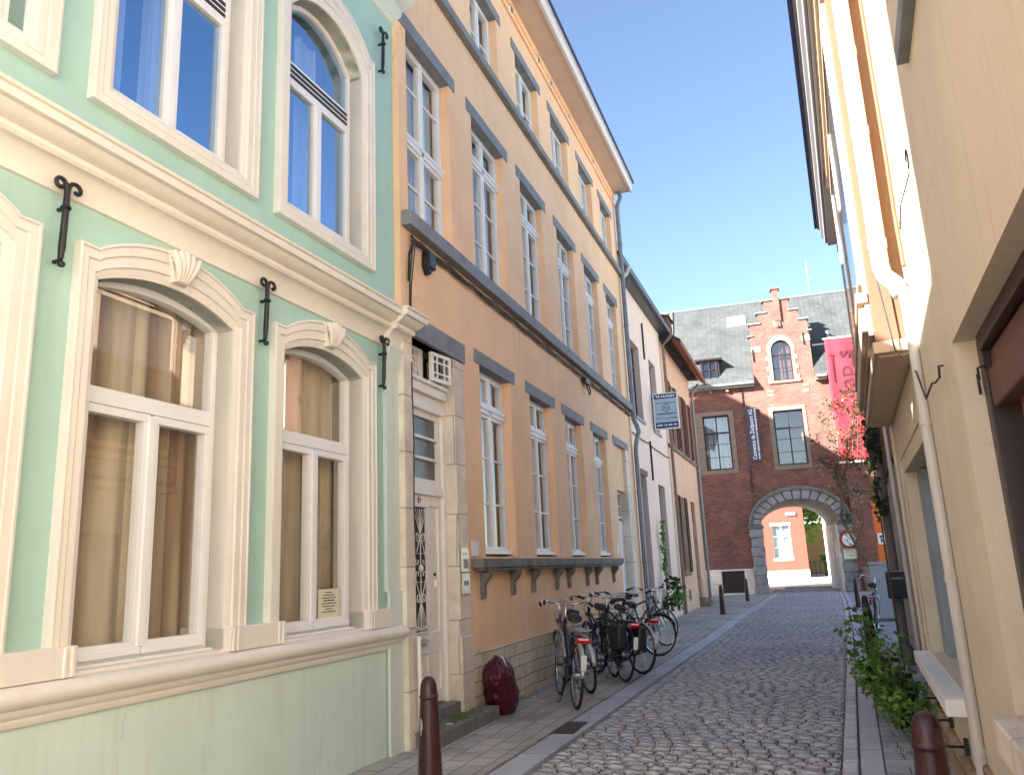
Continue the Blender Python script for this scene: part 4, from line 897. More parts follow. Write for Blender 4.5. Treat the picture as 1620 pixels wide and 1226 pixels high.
# --- near cream house: local x = 5.3 - u
N_ = empty('cream_house', rloc(5.30), rrz, label='cream plastered house with a deep dark brown shop window, nearest on the right', cat='house')
L = lambda u: 5.30-u
nh = [rect(L(3.9), L(1.2), .90, 2.45), rect(L(3.7), L(2.75), 3.86, 5.2), rect(L(1.9), L(.9), 4.5, 6.0)]
wall('wall', [(0.02,.42),(8.3,.42),(8.3,6.7),(.02,6.7)], nh, .10, M['yellow_cream'], N_)
b = MB(); b.box(.02,8.3,.9,6,0,6.7); b.box(.02,.1,.33,.9,0,6.7); b.box(8.2,8.3,.33,.9,0,6.7); b.box(.1,8.2,.33,.9,0,.85); b.box(.1,8.2,.36,.9,2.55,3.7); b.box(.1,8.2,.33,.9,6.1,6.7); b.build('house_body', M['yellow_cream'], N_)
b = MB(); b.box(.02,8.3,-.03,.09,-.2,.44); b.build('rubble_base', M['roughstone'], N_, bevel=.01)
b = MB(); b.box(L(3.86), L(1.1), -.09, .33, .76, .895); b.build('window_sill', M['limestone'], N_, bevel=.01)
b = MB(); x0, x1 = L(3.9), L(1.2)
b.box(x0+.002, x0+.09, .09, .25, .9, 2.44); b.box(x1-.09, x1-.002, .09, .25, .9, 2.44); b.box(x0+.09, x1-.09, .08, .25, 2.38, 2.448); b.box(x0+.09,x1-.09,.11,.25,.9,1.0)
f = b.build('window', M['dark_frame'], N_, bevel=.005)
b = MB(); b.box(x0+.1, x1-.1, .12, .2, 2.30, 2.375); b.box(x0+.1, x1-.1, .10, .2, 2.13, 2.29); b.build('roller_box', M['brownwood'], f, bevel=.01)
b = MB()
for u in (x0+.30, x0+1.25, x0+2.2): b.box(u-.035, u+.035, .17, .23, 1.0, 2.13)
b.box(x0+.09, x1-.09, .18, .22, 1.72, 1.75); b.box(x0+.09, x1-.09, .17, .23, 1.0, 1.09)
b.build('window_bars', paint('red_brown_varnish', srgb(112,58,30), .35, .2, .1), f)
b = MB(); pane_sheet(b, rect(x0+.1, x1-.1, 1.05, 2.13), .21); b.build('pane', M['glass_dark'], f)
b = MB(); b.tube([(x0+.03,.07,2.26),(x0+.07,.07,2.26),(x0+.07,.07,2.31),(x0+.12,.09,2.31)], .005, 6); b.tube([(x0+.04,.07,2.2),(x0+.04,.07,2.29)], .006, 6); b.build('shutter_catch', M['black_iron'], f)
for a_, c_, z_ in ((L(3.7), L(2.75), 3.86), (L(1.9), L(.9), 4.5)):
    b = MB(); b.box(a_-.05, c_+.05, -.05, .3, z_-.1, z_-.005); b.build('upper_sill', M['bluestone'], N_, bevel=.005)
    simple_window(N_, a_, c_, z_, z_+1.34 if z_ < 4 else 6.0, .18, M['whiteink'], [])
b = MB(); b.xprism([(-.35,6.72),(6.3,6.72),(3,9.0)], 0, 8.4); b.build('roof', M['darkroof'], N_)
# --- cream house with the bay: local x = 8.95 - u
B_ = empty('bay_house', rloc(8.95), rrz, label='beige house with a peach roughcast bay jutting over the lane on the right', cat='house')
L = lambda u: 8.95-u
bh = [rect(L(8.15), L(5.75), .70, 2.27)]
wall('wall', [(0,0),(3.64,0),(3.64,6.5),(0,6.5)], bh, .22, M['yellow_cream'], B_)
b = MB(); b.box(0,3.64,.9,6,0,6.5); b.box(0,.1,.3,.9,0,6.5); b.box(3.54,3.64,.3,.9,0,6.5); b.box(.1,3.54,.3,.9,0,.6); b.box(.1,3.54,.3,.9,2.4,6.5); b.build('house_body', M['yellow_cream'], B_)
b = MB(); b.box(-.0,.12,-.025,.0,.0,2.81); b.box(.12,3.64,-.012,0,2.40,2.43); b.box(.2,.62,-.012,.0,.5,2.4); b.build('flat_trim', M['yellow_cream'], B_, bevel=.004)
b = MB(); b.box(.02,3.62,-.05,.0,-.2,.28); b.build('rubble_base', M['roughstone'], B_, bevel=.015)
b = MB(); b.box(L(8.35), L(5.6), -.13, .22, .60, .695); b.build('window_sill', M['whitewash'], B_, bevel=.006)
simple_window(B_, L(8.15), L(5.75), .70, 2.27, .20, M['blackpaint'], [1.5], e=.07)
b = MB(); b.box(L(8.13), L(7.7), .1, .2, .70, 2.26); b.build('inner_jamb', M['bluegrey'], B_)
y0 = -.24; xa, xb = L(8.72), L(5.46)
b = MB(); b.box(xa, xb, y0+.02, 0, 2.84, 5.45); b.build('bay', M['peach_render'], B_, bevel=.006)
b = MB(); b.box(xa-.01, xb+.012, y0-.0, 0, 2.80, 2.875); b.box(xa+.06, xb-.06, y0+.03, -.03, 2.785, 2.80); b.build('bay_underside', M['bay_trim'], B_, bevel=.004)
b = MB(); b.box(xa-.012, xb+.014, y0-.012, -.0, 5.45, 5.56); b.box(xa-.03, xb+.035, y0-.04, 0, 5.56, 5.64); b.build('bay_cornice', M['bay_trim'], B_, bevel=.005)
b = MB(); frame_bars(b, xa+.12, xb-.02, 2.93, 5.40, y0-.012, y0+.02, .055); frame_bars(b, xa+.18, xb-.09, 3.3, 5.30, y0-.03, y0+.0, .06)
b.box(xa+.1, xb+.0, y0-.06, y0+.01, 3.15, 3.22); b.box(xa+1.5,xa+1.58,y0-.03,y0,3.3,5.3)
f = b.build('bay_window', M['bay_trim'], B_, bevel=.005); b = MB(); b.box(xa+.24, xb-.15, y0-.018, y0-.008, 3.36, 5.24); b.build('pane', paint('dark_window_reflection', srgb(60,64,72), .08, .1, 0), f)
b = MB(); b.box(xa+.12, xb-.02, y0-.05, y0-.012, 2.96, 3.12); b.build('bay_apron', M['bay_trim'], B_, bevel=.005)
# eaves of the two right houses
ev = [(0,5.66),(-.30,5.66),(-.30,5.70),(-.33,5.70),(-.34,5.76),(-.37,5.80),(-.375,5.9),(-.40,5.92),(-.41,6.02),(0,6.10)]
E_ = MB(); u0, u1 = L(11.1), L(4.9); E_.loft([[(u0, p[0]*1.0-.02, p[1]) for p in ev],[(u1, p[0]*1.0-.02, p[1]) for p in ev]]); E_.prism([(0,0)]*0 or [(0,0),(1,0),(1,1)], 50, 50.001) if False else None
E_.add([(u0, p[0]-.02, p[1]) for p in ev], [list(range(len(ev)))]); E_.add([(u1, p[0]-.02, p[1]) for p in ev], [list(range(len(ev)))])
E_.build('eaves_cornice', M['grey_trim'], B_, smooth=True, autos=25)
b = MB(); b.box(u0-.02, u1+.02, -.46, -.42, 5.94, 6.06); b.build('gutter', M['navy'], B_)
b = MB(); b.box(L(9.2), L(5.5), -.29, -.01, 5.645, 5.658); b.build('eaves_soffit', M['soffit'], B_)
b = MB(); b.xprism([(-.38,6.08),(6,6.6),(3,8.6)], u0, 3.6); b.build('roof', M['darkroof'], B_)
# --- old rendered wall and brick house beyond
C_ = empty('old_brick_house', rloc(16.2, .13), rrz, label='old brick house with peeling grey render behind the bay on the right', cat='house')
L = lambda u: 16.2-u
wall('wall', [(0,0),(7.2,0),(7.2,5.3),(0,7.45)], [], .1, M['oldrender'], C_)
b = MB(); b.prism([(0,2.75),(5.2,2.75),(5.2,5.9),(0,7.45)], -.05, 0); b.build('brick_upper_wall', M['brick'], C_)
for k in range(14):
    z = 2.8+k*.33; e = .30 if k % 2 else .16
    b = MB(); b.box(-.03, e, -.065, .05, z, z+.30); b.build('stone_quoin', M['sand'], C_, bevel=.006)
b = MB(); b.prism([(0,.01),(7.2,.01),(7.2,5.2),(0,7.4)], .101, 5); b.build('house_body', M['brick'], C_)
b = MB(); b.prism([(-.12,7.42),(5.3,5.85),(5.3,5.98),(-.12,7.56)], -.2, 5); b.build('roof_edge', M['black_iron'], C_)
b = MB(); b.box(6.6, 7.2, -.03, 0, 0, 5); b.build('pilaster_strip', M['yellow_cream'], C_)
b = MB(); b.tube([rloc(13.2,.0,7.3), rloc(13.2,.0,.12)], .062, 12)
for z in (.95,2.6,4.4): b.lathe([(.071,-.03),(.085,-.03),(.085,.03),(.071,.03)], rloc(13.2,.0,z), 14)
b.lathe([(.0,0),(.13,.0),(.11,.2),(.08,.28),(0,.28)], rloc(13.2,.0,0), 14)
tag(b.build('downpipe', M['bluestone_dark'], None, smooth=True, autos=50), 'thick dark grey downpipe on the peeling wall at the right', 'downpipe')
b = MB(); b.tube([rloc(11.6,.07,6.2), rloc(11.6,.07,2.2), rloc(11.5,.07,1.9), rloc(11.3,.07,.1)], .03, 10)
tag(b.build('downpipe', M['pvc'], None, smooth=True), 'thin pale pipe on the peeling wall behind the bay house', 'downpipe')
t = empty('letter_box', (1.17, 13.05, .0), R(-8), label='dark blue grey metal letter box on the thick downpipe', cat='letter box')
b = MB(); b.box(-.13,.13,-.07,.07,.93,1.3); b.build('box_body', M['mailbox'], t, bevel=.012); b = MB(); b.box(-.1,.1,-.078,-.07,1.2,1.22); b.box(-.135,.135,-.09,.08,1.3,1.315); b.build('box_lid', M['zinc'], t)
# pipes and wires on the near right houses
pr = [rloc(5.42,-.20,9), rloc(5.42,-.20,3.42), rloc(5.40,-.19,3.34), rloc(5.33,-.12,3.22), rloc(5.30,-.07,3.16)]
b = MB(); b.tube([rloc(5.38,-.13,6.9), rloc(5.38,-.13,3.36), rloc(5.37,-.12,3.28), rloc(5.31,-.07,3.2), rloc(5.30,-.045,3.12)], .052, 16)
for z in (4.9,4.3,3.5): b.lathe([(.053,-.03),(.057,-.03),(.057,.03),(.053,.03)], rloc(5.38,-.13,z), 16)
t = tag(b.build('downpipe', M['pvc'], None, smooth=True, autos=50), 'wide cream rain pipe with an elbow beside the peach bay', 'downpipe')
b = MB(); b.tube([rloc(5.30,-.04,3.2), rloc(5.24,-.03,3.0), rloc(5.18,-.03,.0)], .031, 12); 
for z in (.5,1.4,2.3): b.lathe([(.031,-.02),(.037,-.02),(.037,.02),(.031,.02)], rloc(5.18+.06*z/3,-.03,z), 12)
b.build('lower_pipe', M['pvc'], t, smooth=True)
b = MB(); pts = [rloc(5.18,-.02,6.6), rloc(5.2,-.02,4.6), rloc(5.17,-.02,4.0), rloc(5.2,-.02,3.6), rloc(5.15,-.02,3.25)]
b.tube(wire(pts,0,0), .014, 6); tag(b.build('wall_conduit', M['peach_render'], None, smooth=True), 'thin terracotta conduit beside the cream rain pipe', 'conduit')
b = MB(); pts = [rloc(5.36,-.17,3.3), rloc(5.40,-.12,2.8), rloc(5.2,-.04,2.6), rloc(5.0,-.03,2.40), rloc(4.6,-.03,2.41), rloc(4.46,-.03,2.385), rloc(4.25,-.03,2.37), rloc(4.22,-.03,2.42), rloc(4.08,-.03,2.39)]
b.tube(wire(pts,0,0,4), .0055, 6); tag(b.build('hanging_wire', M['dark_cable'], None, smooth=True), 'loose dark wire looping over the cream wall by the shop window', 'wire')
b = MB(); b.tube(wire([rloc(4.2,-.02,3.42), rloc(4.5,-.02,3.46), rloc(4.8,-.02,3.50), rloc(5.02,-.02,3.44)],0,0), .0045, 6); b.tube([Vector(rloc(4.12,-.03,3.46))+Vector((0,.03*math.cos(q*.6),.05*math.sin(q*.6))) for q in range(9)], .0045, 6)
tag(b.build('hanging_wire', M['dark_cable'], None, smooth=True), 'short dark wire with a ring high on the cream wall', 'wire')
for k, (u, lab) in enumerate(((6.0,'nearest black iron foot hook under the bay house window'),(6.9,'middle black iron foot hook under the bay house window'),(7.9,'farthest black iron foot hook under the bay house window'))):
    b = MB(); b.box(-.012,.012,-.02,.02,-.05,.05); b.tube([(0,0,0),(-.10,0,0)], .009, 6)
    if k == 0: b.tube([(-.10,0,0),(-.14,.03,.03),(-.15,.06,.06)], .009, 6)
    o = tag(b.build('wall_hook', M['black_iron'], None), lab, 'hook', 'iron hooks on the right wall'); o.location = rloc(u,-.02,.36)
# cabinet, planter in the far right recess
t = empty('utility_cabinet', (1.95, 21.6, 0), 0, label='light grey utility cabinet standing by the right wall', cat='cabinet')
b = MB(); b.box(-.55,.55,-.2,.2,.08,1.32); b.build('cabinet_body', M['cabinet'], t, bevel=.01); b = MB(); b.box(-.58,.58,-.23,.23,1.32,1.38); b.build('cabinet_lid', M['cabinet'], t, bevel=.01)
b = MB(); b.box(-.5,.5,-.18,.18,0,.08); b.build('cabinet_foot', M['bluestone_dark'], t); b = MB(); b.box(-.01,.01,-.206,-.2,.12,1.28); b.build('door_gap', M['ink'], t)
t = empty('stone_planter', aloc(2.55,.9), arz, label='square stone planter pot with a climbing shrub at the gatehouse corner', cat='planter')
b = MB(); b.add([(-.28,-.28,0),(.28,-.28,0),(.28,.28,0),(-.28,.28,0),(-.36,-.36,.95),(.36,-.36,.95),(.36,.36,.95),(-.36,.36,.95)],[(0,1,5,4),(1,2,6,5),(2,3,7,6),(3,0,4,7),(4,5,6,7)]); b.build('pot', M['sand'], t); b = MB(); b.box(-.4,.4,-.4,.4,.95,1.05); b.build('pot_rim', M['sand'], t, bevel=.01)

# ------------------------------------------------------------------ unseen masses added to shape the light
b = MB(); b.xprism([(-3.4,0),(-3.4,7.6),(-2.35,6.3),(-2.35,12),(-1.1,12),(-1.1,6.35),(1.25,6.25),(1.25,0)], -4.1,-3.6); tag(b.build('rear_sun_blocker', M['pink'], None), 'added unseen wall behind the viewer on the left, stepped to shape the sun patches', 'wall')  # added out of view; its stepped outline cuts the sun strip and wedge opposite
b = MB(); b.box(-20,-12,8,26,0,17.3); b.prism([(-20,17.3),(-12,17.3),(-16,20)],8,26); tag(b.build('left_sun_blocker', M['pink'], None), 'added unseen tall block behind the left row of houses, shading the gatehouse front', 'building')  # added out of view to cast the slanting shade on the gatehouse
b = MB(); b.box(1.2,9,-16,-3.2,0,6); tag(b.build('rear_bounce_block', M['whitewash'], None), 'added unseen pale block behind the viewer on the right, bouncing sunlight into the lane', 'house')  # added out of view as a pale surface that bounces sunlight

# ================================================================== GROUND, ROAD, PAVEMENTS
def lerp_pts(pts, y):
    for (y0, x0), (y1, x1) in zip(pts, pts[1:]):
        if y <= y1: return x0+(x1-x0)*max(0, (y-y0))/(y1-y0)
    return pts[-1][1]
KL = [(-12,-2.75),(6,-2.53),(12,-2.38),(18,-2.20),(25,-2.08),(31,-1.86),(40,-1.62)]
KR = [(-12,-.35),(6.75,.18),(12.65,.46),(18.8,.73),(29.7,1.10),(40,1.32)]
LBW, RBW = .27, .17
def flat_stone(name, c1, c2, bw, bh, mortar, msize, rot=0, bmp=.5, rough=.8, var=(.6,1.3), spots=None):
    m, nt, p = nodes(name); p.inputs['Roughness'].default_value = rough
    tc = nt.nodes.new('ShaderNodeTexCoord'); mp = nt.nodes.new('ShaderNodeMapping'); mp.inputs['Rotation'].default_value = (0,0,rot); nt.links.new(tc.outputs['Object'], mp.inputs[0])
    nz = nt.nodes.new('ShaderNodeTexNoise'); nz.inputs['Scale'].default_value = 2; nt.links.new(mp.outputs[0], nz.inputs['Vector'])
    mx = nt.nodes.new('ShaderNodeVectorMath'); mx.operation = 'MULTIPLY_ADD'; nt.links.new(nz.outputs['Color'], mx.inputs[0]); mx.inputs[1].default_value = (.04,.04,0); nt.links.new(mp.outputs[0], mx.inputs[2])
    b = nt.nodes.new('ShaderNodeTexBrick'); nt.links.new(mx.outputs[0], b.inputs['Vector']); b.inputs['Scale'].default_value = 1
    b.inputs['Brick Width'].default_value = bw; b.inputs['Row Height'].default_value = bh; b.inputs['Mortar Size'].default_value = msize
    b.inputs['Color1'].default_value = c1; b.inputs['Color2'].default_value = c2; b.inputs['Mortar'].default_value = mortar
    v = coords(nt); out = mixc(nt, .85, b.outputs['Color'], ramp(nt, noise(nt, v, 1.1, 8, .68), [(.32, (var[0],)*3), (.68, (var[1],)*3)]), 'MULTIPLY')
    out = mixc(nt, ramp(nt, noise(nt, v, 14, 6, .75), [(.62, (0,0,0)), (.74, (.6,.6,.6))]), out, sh(c1, .45))
    nt.links.new(out, p.inputs['Base Color'])
    h = nt.nodes.new('ShaderNodeMath'); h.operation = 'MULTIPLY_ADD'; nt.links.new(b.outputs['Fac'], h.inputs[0]); h.inputs[1].default_value = -1.2
    nt.links.new(noise(nt, v, 30, 6, .7), h.inputs[2]); bump(nt, p, h.outputs[0], bmp, .01); return m
M['slabs'] = flat_stone('pavement_setts', srgb(184,178,168), srgb(166,161,154), .30, .20, srgb(110,104,96), .006, R(90))
M['slabs_r'] = flat_stone('pavement_slabs', srgb(176,178,182), srgb(160,162,167), .55, .22, srgb(104,104,104), .007, 0)
M['band'] = flat_stone('bluestone_kerb', srgb(186,189,196), srgb(174,177,184), 1.0, 3.0, srgb(70,70,72), .006, R(90), .25, .65, (.8,1.15))
M['sandjoint'] = paint('sandy_joint', srgb(100,98,96), .95, .3, .6, 8, 60)
M['gravelground'] = paint('pale_ground', srgb(220,212,198), .9, .15, .3, .3, 20)
m, nt_, p = nodes('granite_setts'); p.inputs['Roughness'].default_value = .55
gi = nt_.nodes.new('ShaderNodeNewGeometry')
c0 = ramp(nt_, gi.outputs['Random Per Island'], [(0, srgb(176,175,178)), (.25, srgb(188,186,186)), (.5, srgb(204,203,206)), (.75, srgb(182,181,183)), (1, srgb(214,210,206))])
v = coords(nt_); c0 = mixc(nt_, .9, c0, ramp(nt_, noise(nt_, v, .55, 6, .7), [(.3, (.8,.81,.86)), (.7, (1.22,1.2,1.17))]), 'MULTIPLY')
c0 = mixc(nt_, .8, c0, ramp(nt_, noise(nt_, v, 30, 4, .6), [(.3, (.86,.86,.86)), (.7, (1.1,1.1,1.1))]), 'MULTIPLY')
nt_.links.new(c0, p.inputs['Base Color']); bump(nt_, p, noise(nt_, v, 28, 5, .65), .3, .006); M['setts'] = m

b = MB(); b.add([(-300,-300,-.06),(300,-300,-.06),(300,500,-.06),(-300,500,-.06)], [(0,1,2,3)]); tag(b.build('ground', M['gravelground'], None), kind='structure')
ys = [-12+i*.65 for i in range(81)]
def strip(name, fa, fb, z, mat, ys_=ys, thick=.1):
    b = MB(); b.loft([[(fa(y), y, z-thick), (fa(y), y, z), (fb(y), y, z), (fb(y), y, z-thick)] for y in ys_]); return tag(b.build(name, mat, None), kind='structure')
xl = lambda y: lerp_pts(KL, y); xr = lambda y: lerp_pts(KR, y)
strip('road_bed', lambda y: xl(y)+LBW, lambda y: xr(y)-.0, -.026, M['sandjoint'], ys+[41+i for i in range(10)], .03)
strip('left_pavement', lambda y: -5.6, lambda y: xl(y)-.02, .03, M['slabs'])
strip('left_kerb_band', lambda y: xl(y), lambda y: xl(y)+LBW-.012, .018, M['band'])
strip('right_kerb_band', lambda y: xr(y)+.012, lambda y: xr(y)+RBW, .018, M['band'])
strip('right_pavement', lambda y: xr(y)+RBW+.012, lambda y: 5.0, .012, M['slabs_r'])
b = MB(); rg = random.Random(3); y = 3.2
while y < 46:
    a0, a1 = xl(y)+LBW+.008, xr(y)-.125; rowh = rg.uniform(.125, .155)*(1 if y < 28 else 1.15)
    x = a0+rg.uniform(-.02, .0); bow = lambda q: .03*math.sin(q*1.7+y*.23)+.02*math.sin(q*3.1+1)
    if y > 40.3: a0, a1 = -1.75, 1.5; x = a0
    while x < a1-.05:
        w_ = rg.choice([.13,.15,.16,.17,.19,.14])*rg.uniform(.9,1.12); x2 = min(x+w_, a1)
        if a1-x2 < .06: x2 = a1
        zt = rg.uniform(-.008, .006); tx = rg.uniform(-.02,.02); ty = rg.uniform(-.04,.04); g_ = .0095; hx = (x2-x)/2-g_; hy = rowh/2-g_*.95; cx_, cy_ = (x+x2)/2, y+bow((x+x2)/2)+rg.uniform(-.006,.006)
        ring = []; co = [rg.uniform(.55,.85) for _ in range(4)]
        for k, (sx_, sy_) in enumerate(((-1,-1),(1,-1),(1,1),(-1,1))):
            c_ = .022*co[k]; jx, jy = rg.uniform(-.006,.006), rg.uniform(-.006,.006)
            A_ = (sx_*(hx-c_)+jx, sy_*hy+jy); B_2 = (sx_*hx+jx, sy_*(hy-c_)+jy)
            ring += [B_2, A_] if k % 2 else [A_, B_2]
        ring = [ring[1], ring[0]]+ring[2:] if False else ring
        def rn(f, z): return [(cx_+px*f, cy_+py*f, z+(px*tx+py*ty if z > -.02 else 0)) for px, py in ring]
        b.loft([rn(1.0, -.04), rn(1.0, zt-.010), rn(.93, zt-.002), rn(.72, zt+.002)], closed=True)
        n0 = len(b.v)-8; b.f.append([n0+i for i in range(8)]); b.m.append(0)
        x = x2
    y += rowh
y = 3.2
while y < 40:      # edging course along the right kerb
    h_ = rg.uniform(.15, .2); x0, x1 = xr(y)-.118, xr(y)-.004; z = rg.uniform(-.006,.004)
    def rr_(f, z_): return [((x0+x1)/2+(px)*(x1-x0)/2*f, y+h_/2+py*(h_/2-.007)*f, z_) for px, py in ((-.85,-1),(.85,-1),(1,-.85),(1,.85),(.85,1),(-.85,1),(-1,.85),(-1,-.85))]
    b.loft([rr_(.95,-.04), rr_(.95,z-.008), rr_(.85,z), rr_(.6,z+.002)], closed=True); n0 = len(b.v)-8; b.f.append([n0+i for i in range(8)]); b.m.append(0)
    y += h_
tag(b.build('cobbled_road', M['setts'], None, smooth=True, autos=35), kind='structure')
b = MB(); b.add([(-6,46.5,-.03),(2,46.5,-.03),(9,90,-.03),(-20,90,-.03)], [(0,1,2,3)]); tag(b.build('square_paving', flat_stone('pale_square_setts', srgb(214,196,170), srgb(196,180,156), .4, .25, srgb(150,135,115), .01), None), kind='structure')
# doorstep and drain
b = MB(); b.box(-3.62, -3.28, 7.0, 8.55, .0, .155); b.box(-3.66,-3.50,7.0,8.3,.0,.16); o = tag(b.build('doorstep', M['bluestone_dark'], None, bevel=.012), 'grey stone doorstep slab before the white front door', 'doorstep')
t = empty('drain_grate', (-2.42, 8.15, .02), R(1), label='rusty iron drain grate set in the left kerb band', cat='drain')
b = MB(); frame_bars(b, -.12,.13,-.0,.001,-.3,.3,.02) if False else b.box(-.12,.14,-.3,.3,-.02,.004)
b.build('grate_plate', paint('rusty_iron', srgb(70,56,48), .8, .35, .6, 9, 40), t)
b = MB()
for q in range(9): b.box(-.09,.11,-.27+q*.062,-.24+q*.062,.0035,.0055)
b.build('grate_slots', M['ink'], t)

# ------------------------------------------------------------------ bollards
def bollard_mesh(white=True):
    b = MB(); prof = [(.001,0),(.092,0),(.094,.02),(.088,.06),(.078,.35),(.066,.62),(.060,.735),(.060,.742),(.064,.746),(.065,.758),(.060,.764),(.058,.77),(.057,.80),(.052,.835),(.040,.862),(.022,.878),(.001,.884)]
    return b.lathe(prof, (0,0,0), 32)
def bollard(x, y, z, lab, mark=None):
    o = bollard_mesh().build('bollard', M['bollard'], None, smooth=True, autos=50); o.location = (x, y, z); tag(o, lab, 'bollard', 'wine red street bollards')
    if mark:
        g_ = MB(); r2 = random.Random(mark)
        if mark == 1:   # torn sticker
            zz = [(.62,-.35),(.63,-.2),(.60,-.05),(.555,-.02),(.55,-.14),(.52,-.2),(.515,-.33),(.56,-.38)]
            vs = [(.0715*math.cos(a-1.75), .0715*math.sin(a-1.75), z_) for z_, a in zz]; g_.add(vs, [[0,1,2,3,4,5,6,7]])
        else:
            for q in range(5):
                a = -1.45+q*.13; g_.tube([(.0745*math.cos(a), .0745*math.sin(a), .50-q*.018), (.0755*math.cos(a+.08), .0755*math.sin(a+.08), .42-q*.01), (.074*math.cos(a+.12), .074*math.sin(a+.12), .54-q*.02)], .0025, 5)
        g_.build('torn_sticker' if mark == 1 else 'scratch_mark', M['steel'] if mark == 1 else M['fascia'], o)
    return o
bollard(-2.50, 5.19, .0, 'wine red bollard with a torn white sticker, nearest on the left pavement', 1)
bollard(.37, 3.78, .05, 'wine red bollard with a scratched white mark at the right edge of the lane, nearest', 2)
bollard(-2.52, 25.3, .0, 'wine red bollard before the peach house, the nearer of the far pair')
bollard(-2.32, 33.0, .0, 'wine red bollard on the left pavement just before the brick gatehouse')
bollard(.86, 15.6, .0, 'wine red bollard directly before the parked bicycle on the right')
bollard(1.32, 27.5, .0, 'wine red bollard on the right pavement near the round traffic sign')
bollard(.72, 12.9, .0, 'wine red bollard half hidden behind the tall weeds on the right')
# ------------------------------------------------------------------ rubbish bag
from mathutils import noise as mn
b = MB(); n1, n2 = 70, 96
rings = []
def ridge(p, s, o_): return abs(mn.noise(Vector((p[0]*s+o_, p[1]*s, p[2]*s))))
for i in range(n1+1):
    t_ = i/n1; z = .60*(.5-.5*math.cos(math.pi*t_)); zz = z/.6
    base = math.sin(math.pi*min(1,max(0,t_*.97+.015)))**.55
    prof = base*(.225-.015*zz+.02*math.exp(-((zz-.25)/.2)**2)-.014*math.exp(-((zz-.52)/.10)**2))
    ring = []
    for j in range(n2):
        a = 2*math.pi*j/n2; q = (math.cos(a), math.sin(a), zz*2.4)
        d = .085*(ridge(q, 1.6, 3)-.25)+.06*(ridge((q[0], q[1], q[2]*.6), 3.6, 9)-.22)+.03*(ridge(q, 7.5, 1)-.2)
        r_ = prof*(1+d*2.0)
        if zz > .93: r_ *= .8
        ring.append((r_*math.cos(a)*.85, r_*math.sin(a)*1.12-.10*zz**1.4+.03*math.sin(zz*7), z+.03*mn.noise(Vector((q[0]*2,q[1]*2,5)))*zz))
    rings.append(ring)
b.loft(rings, closed=True, cap=True)
o = b.build('rubbish_bag', paint('maroon_plastic', srgb(78,20,36), .33, .12, .9, 7, 22), None, smooth=True, autos=70); o.location = (-3.33, 8.82, .02); o.rotation_euler = (R(3), R(-7), R(20))
tag(o, 'full maroon plastic rubbish bag with a white tie against the plinth', 'rubbish bag')
b = MB(); b.tube([(.10,-.24,.50),(.09,-.14,.575),(.07,-.05,.615),(.06,.06,.60)], .008, 6); b.tube([(.10,-.24,.44),(.10,-.22,.55)], .006, 6); b.build('white_tie', M['whiteink'], o)
b = MB(); b.tube([(.0,-.20,.53),(.02,-.12,.60),(.0,-.05,.61),(.02,.04,.56)], [.02,.034,.03,.015], 10); b.build('knotted_top', bpy.data.materials['maroon_plastic'], o, smooth=True)

# ------------------------------------------------------------------ bicycles
def wheel(parent, x, front, rimmat):
    r_ = .335; h = empty('wheel', (x, 0, .347)); h.parent = parent
    b = MB(); b.tube([(r_*math.cos(2*math.pi*q/40), 0, r_*math.sin(2*math.pi*q/40)) for q in range(40)], .019, 8, closed=True); b.build('tyre', M['rubber'], h, smooth=True)
    b = MB(); b.tube([((r_-.022)*math.cos(2*math.pi*q/40), 0, (r_-.022)*math.sin(2*math.pi*q/40)) for q in range(40)], .0105, 6, closed=True); b.build('rim', rimmat, h, smooth=True)
    b = MB()
    for q in range(28):
        a = 2*math.pi*q/28; a2 = a+(.5 if q % 2 else -.5); s = .03 if (q//2) % 2 else -.03
        b.tube([(.02*math.cos(a2), s, .02*math.sin(a2)), ((r_-.03)*math.cos(a), 0, (r_-.03)*math.sin(a))], .0014, 4)
    b.build('spokes', M['chrome'], h)
    b = MB(); b.tube([(0,-.055,0),(0,.055,0)], .012 if front else .03, 10); b.build('hub', M['chrome'], h, smooth=True); return h
def arcxz(cx, cz, r_, a0, a1, n, y=0): return [(cx+r_*math.cos(R(a0+(a1-a0)*q/n)), y, cz+r_*math.sin(R(a0+(a1-a0)*q/n))) for q in range(n+1)]
def guard(b, cx, a0, a1, wd=.027):
    rows = []
    for q in range(25):
        a = R(a0+(a1-a0)*q/24); rows.append([(cx+(.372-.014*abs(s)**2)*math.cos(a), s*wd, .347+(.372-.014*abs(s)**2)*math.sin(a)) for s in (-1,-.5,0,.5,1)])
    b.loft(rows)
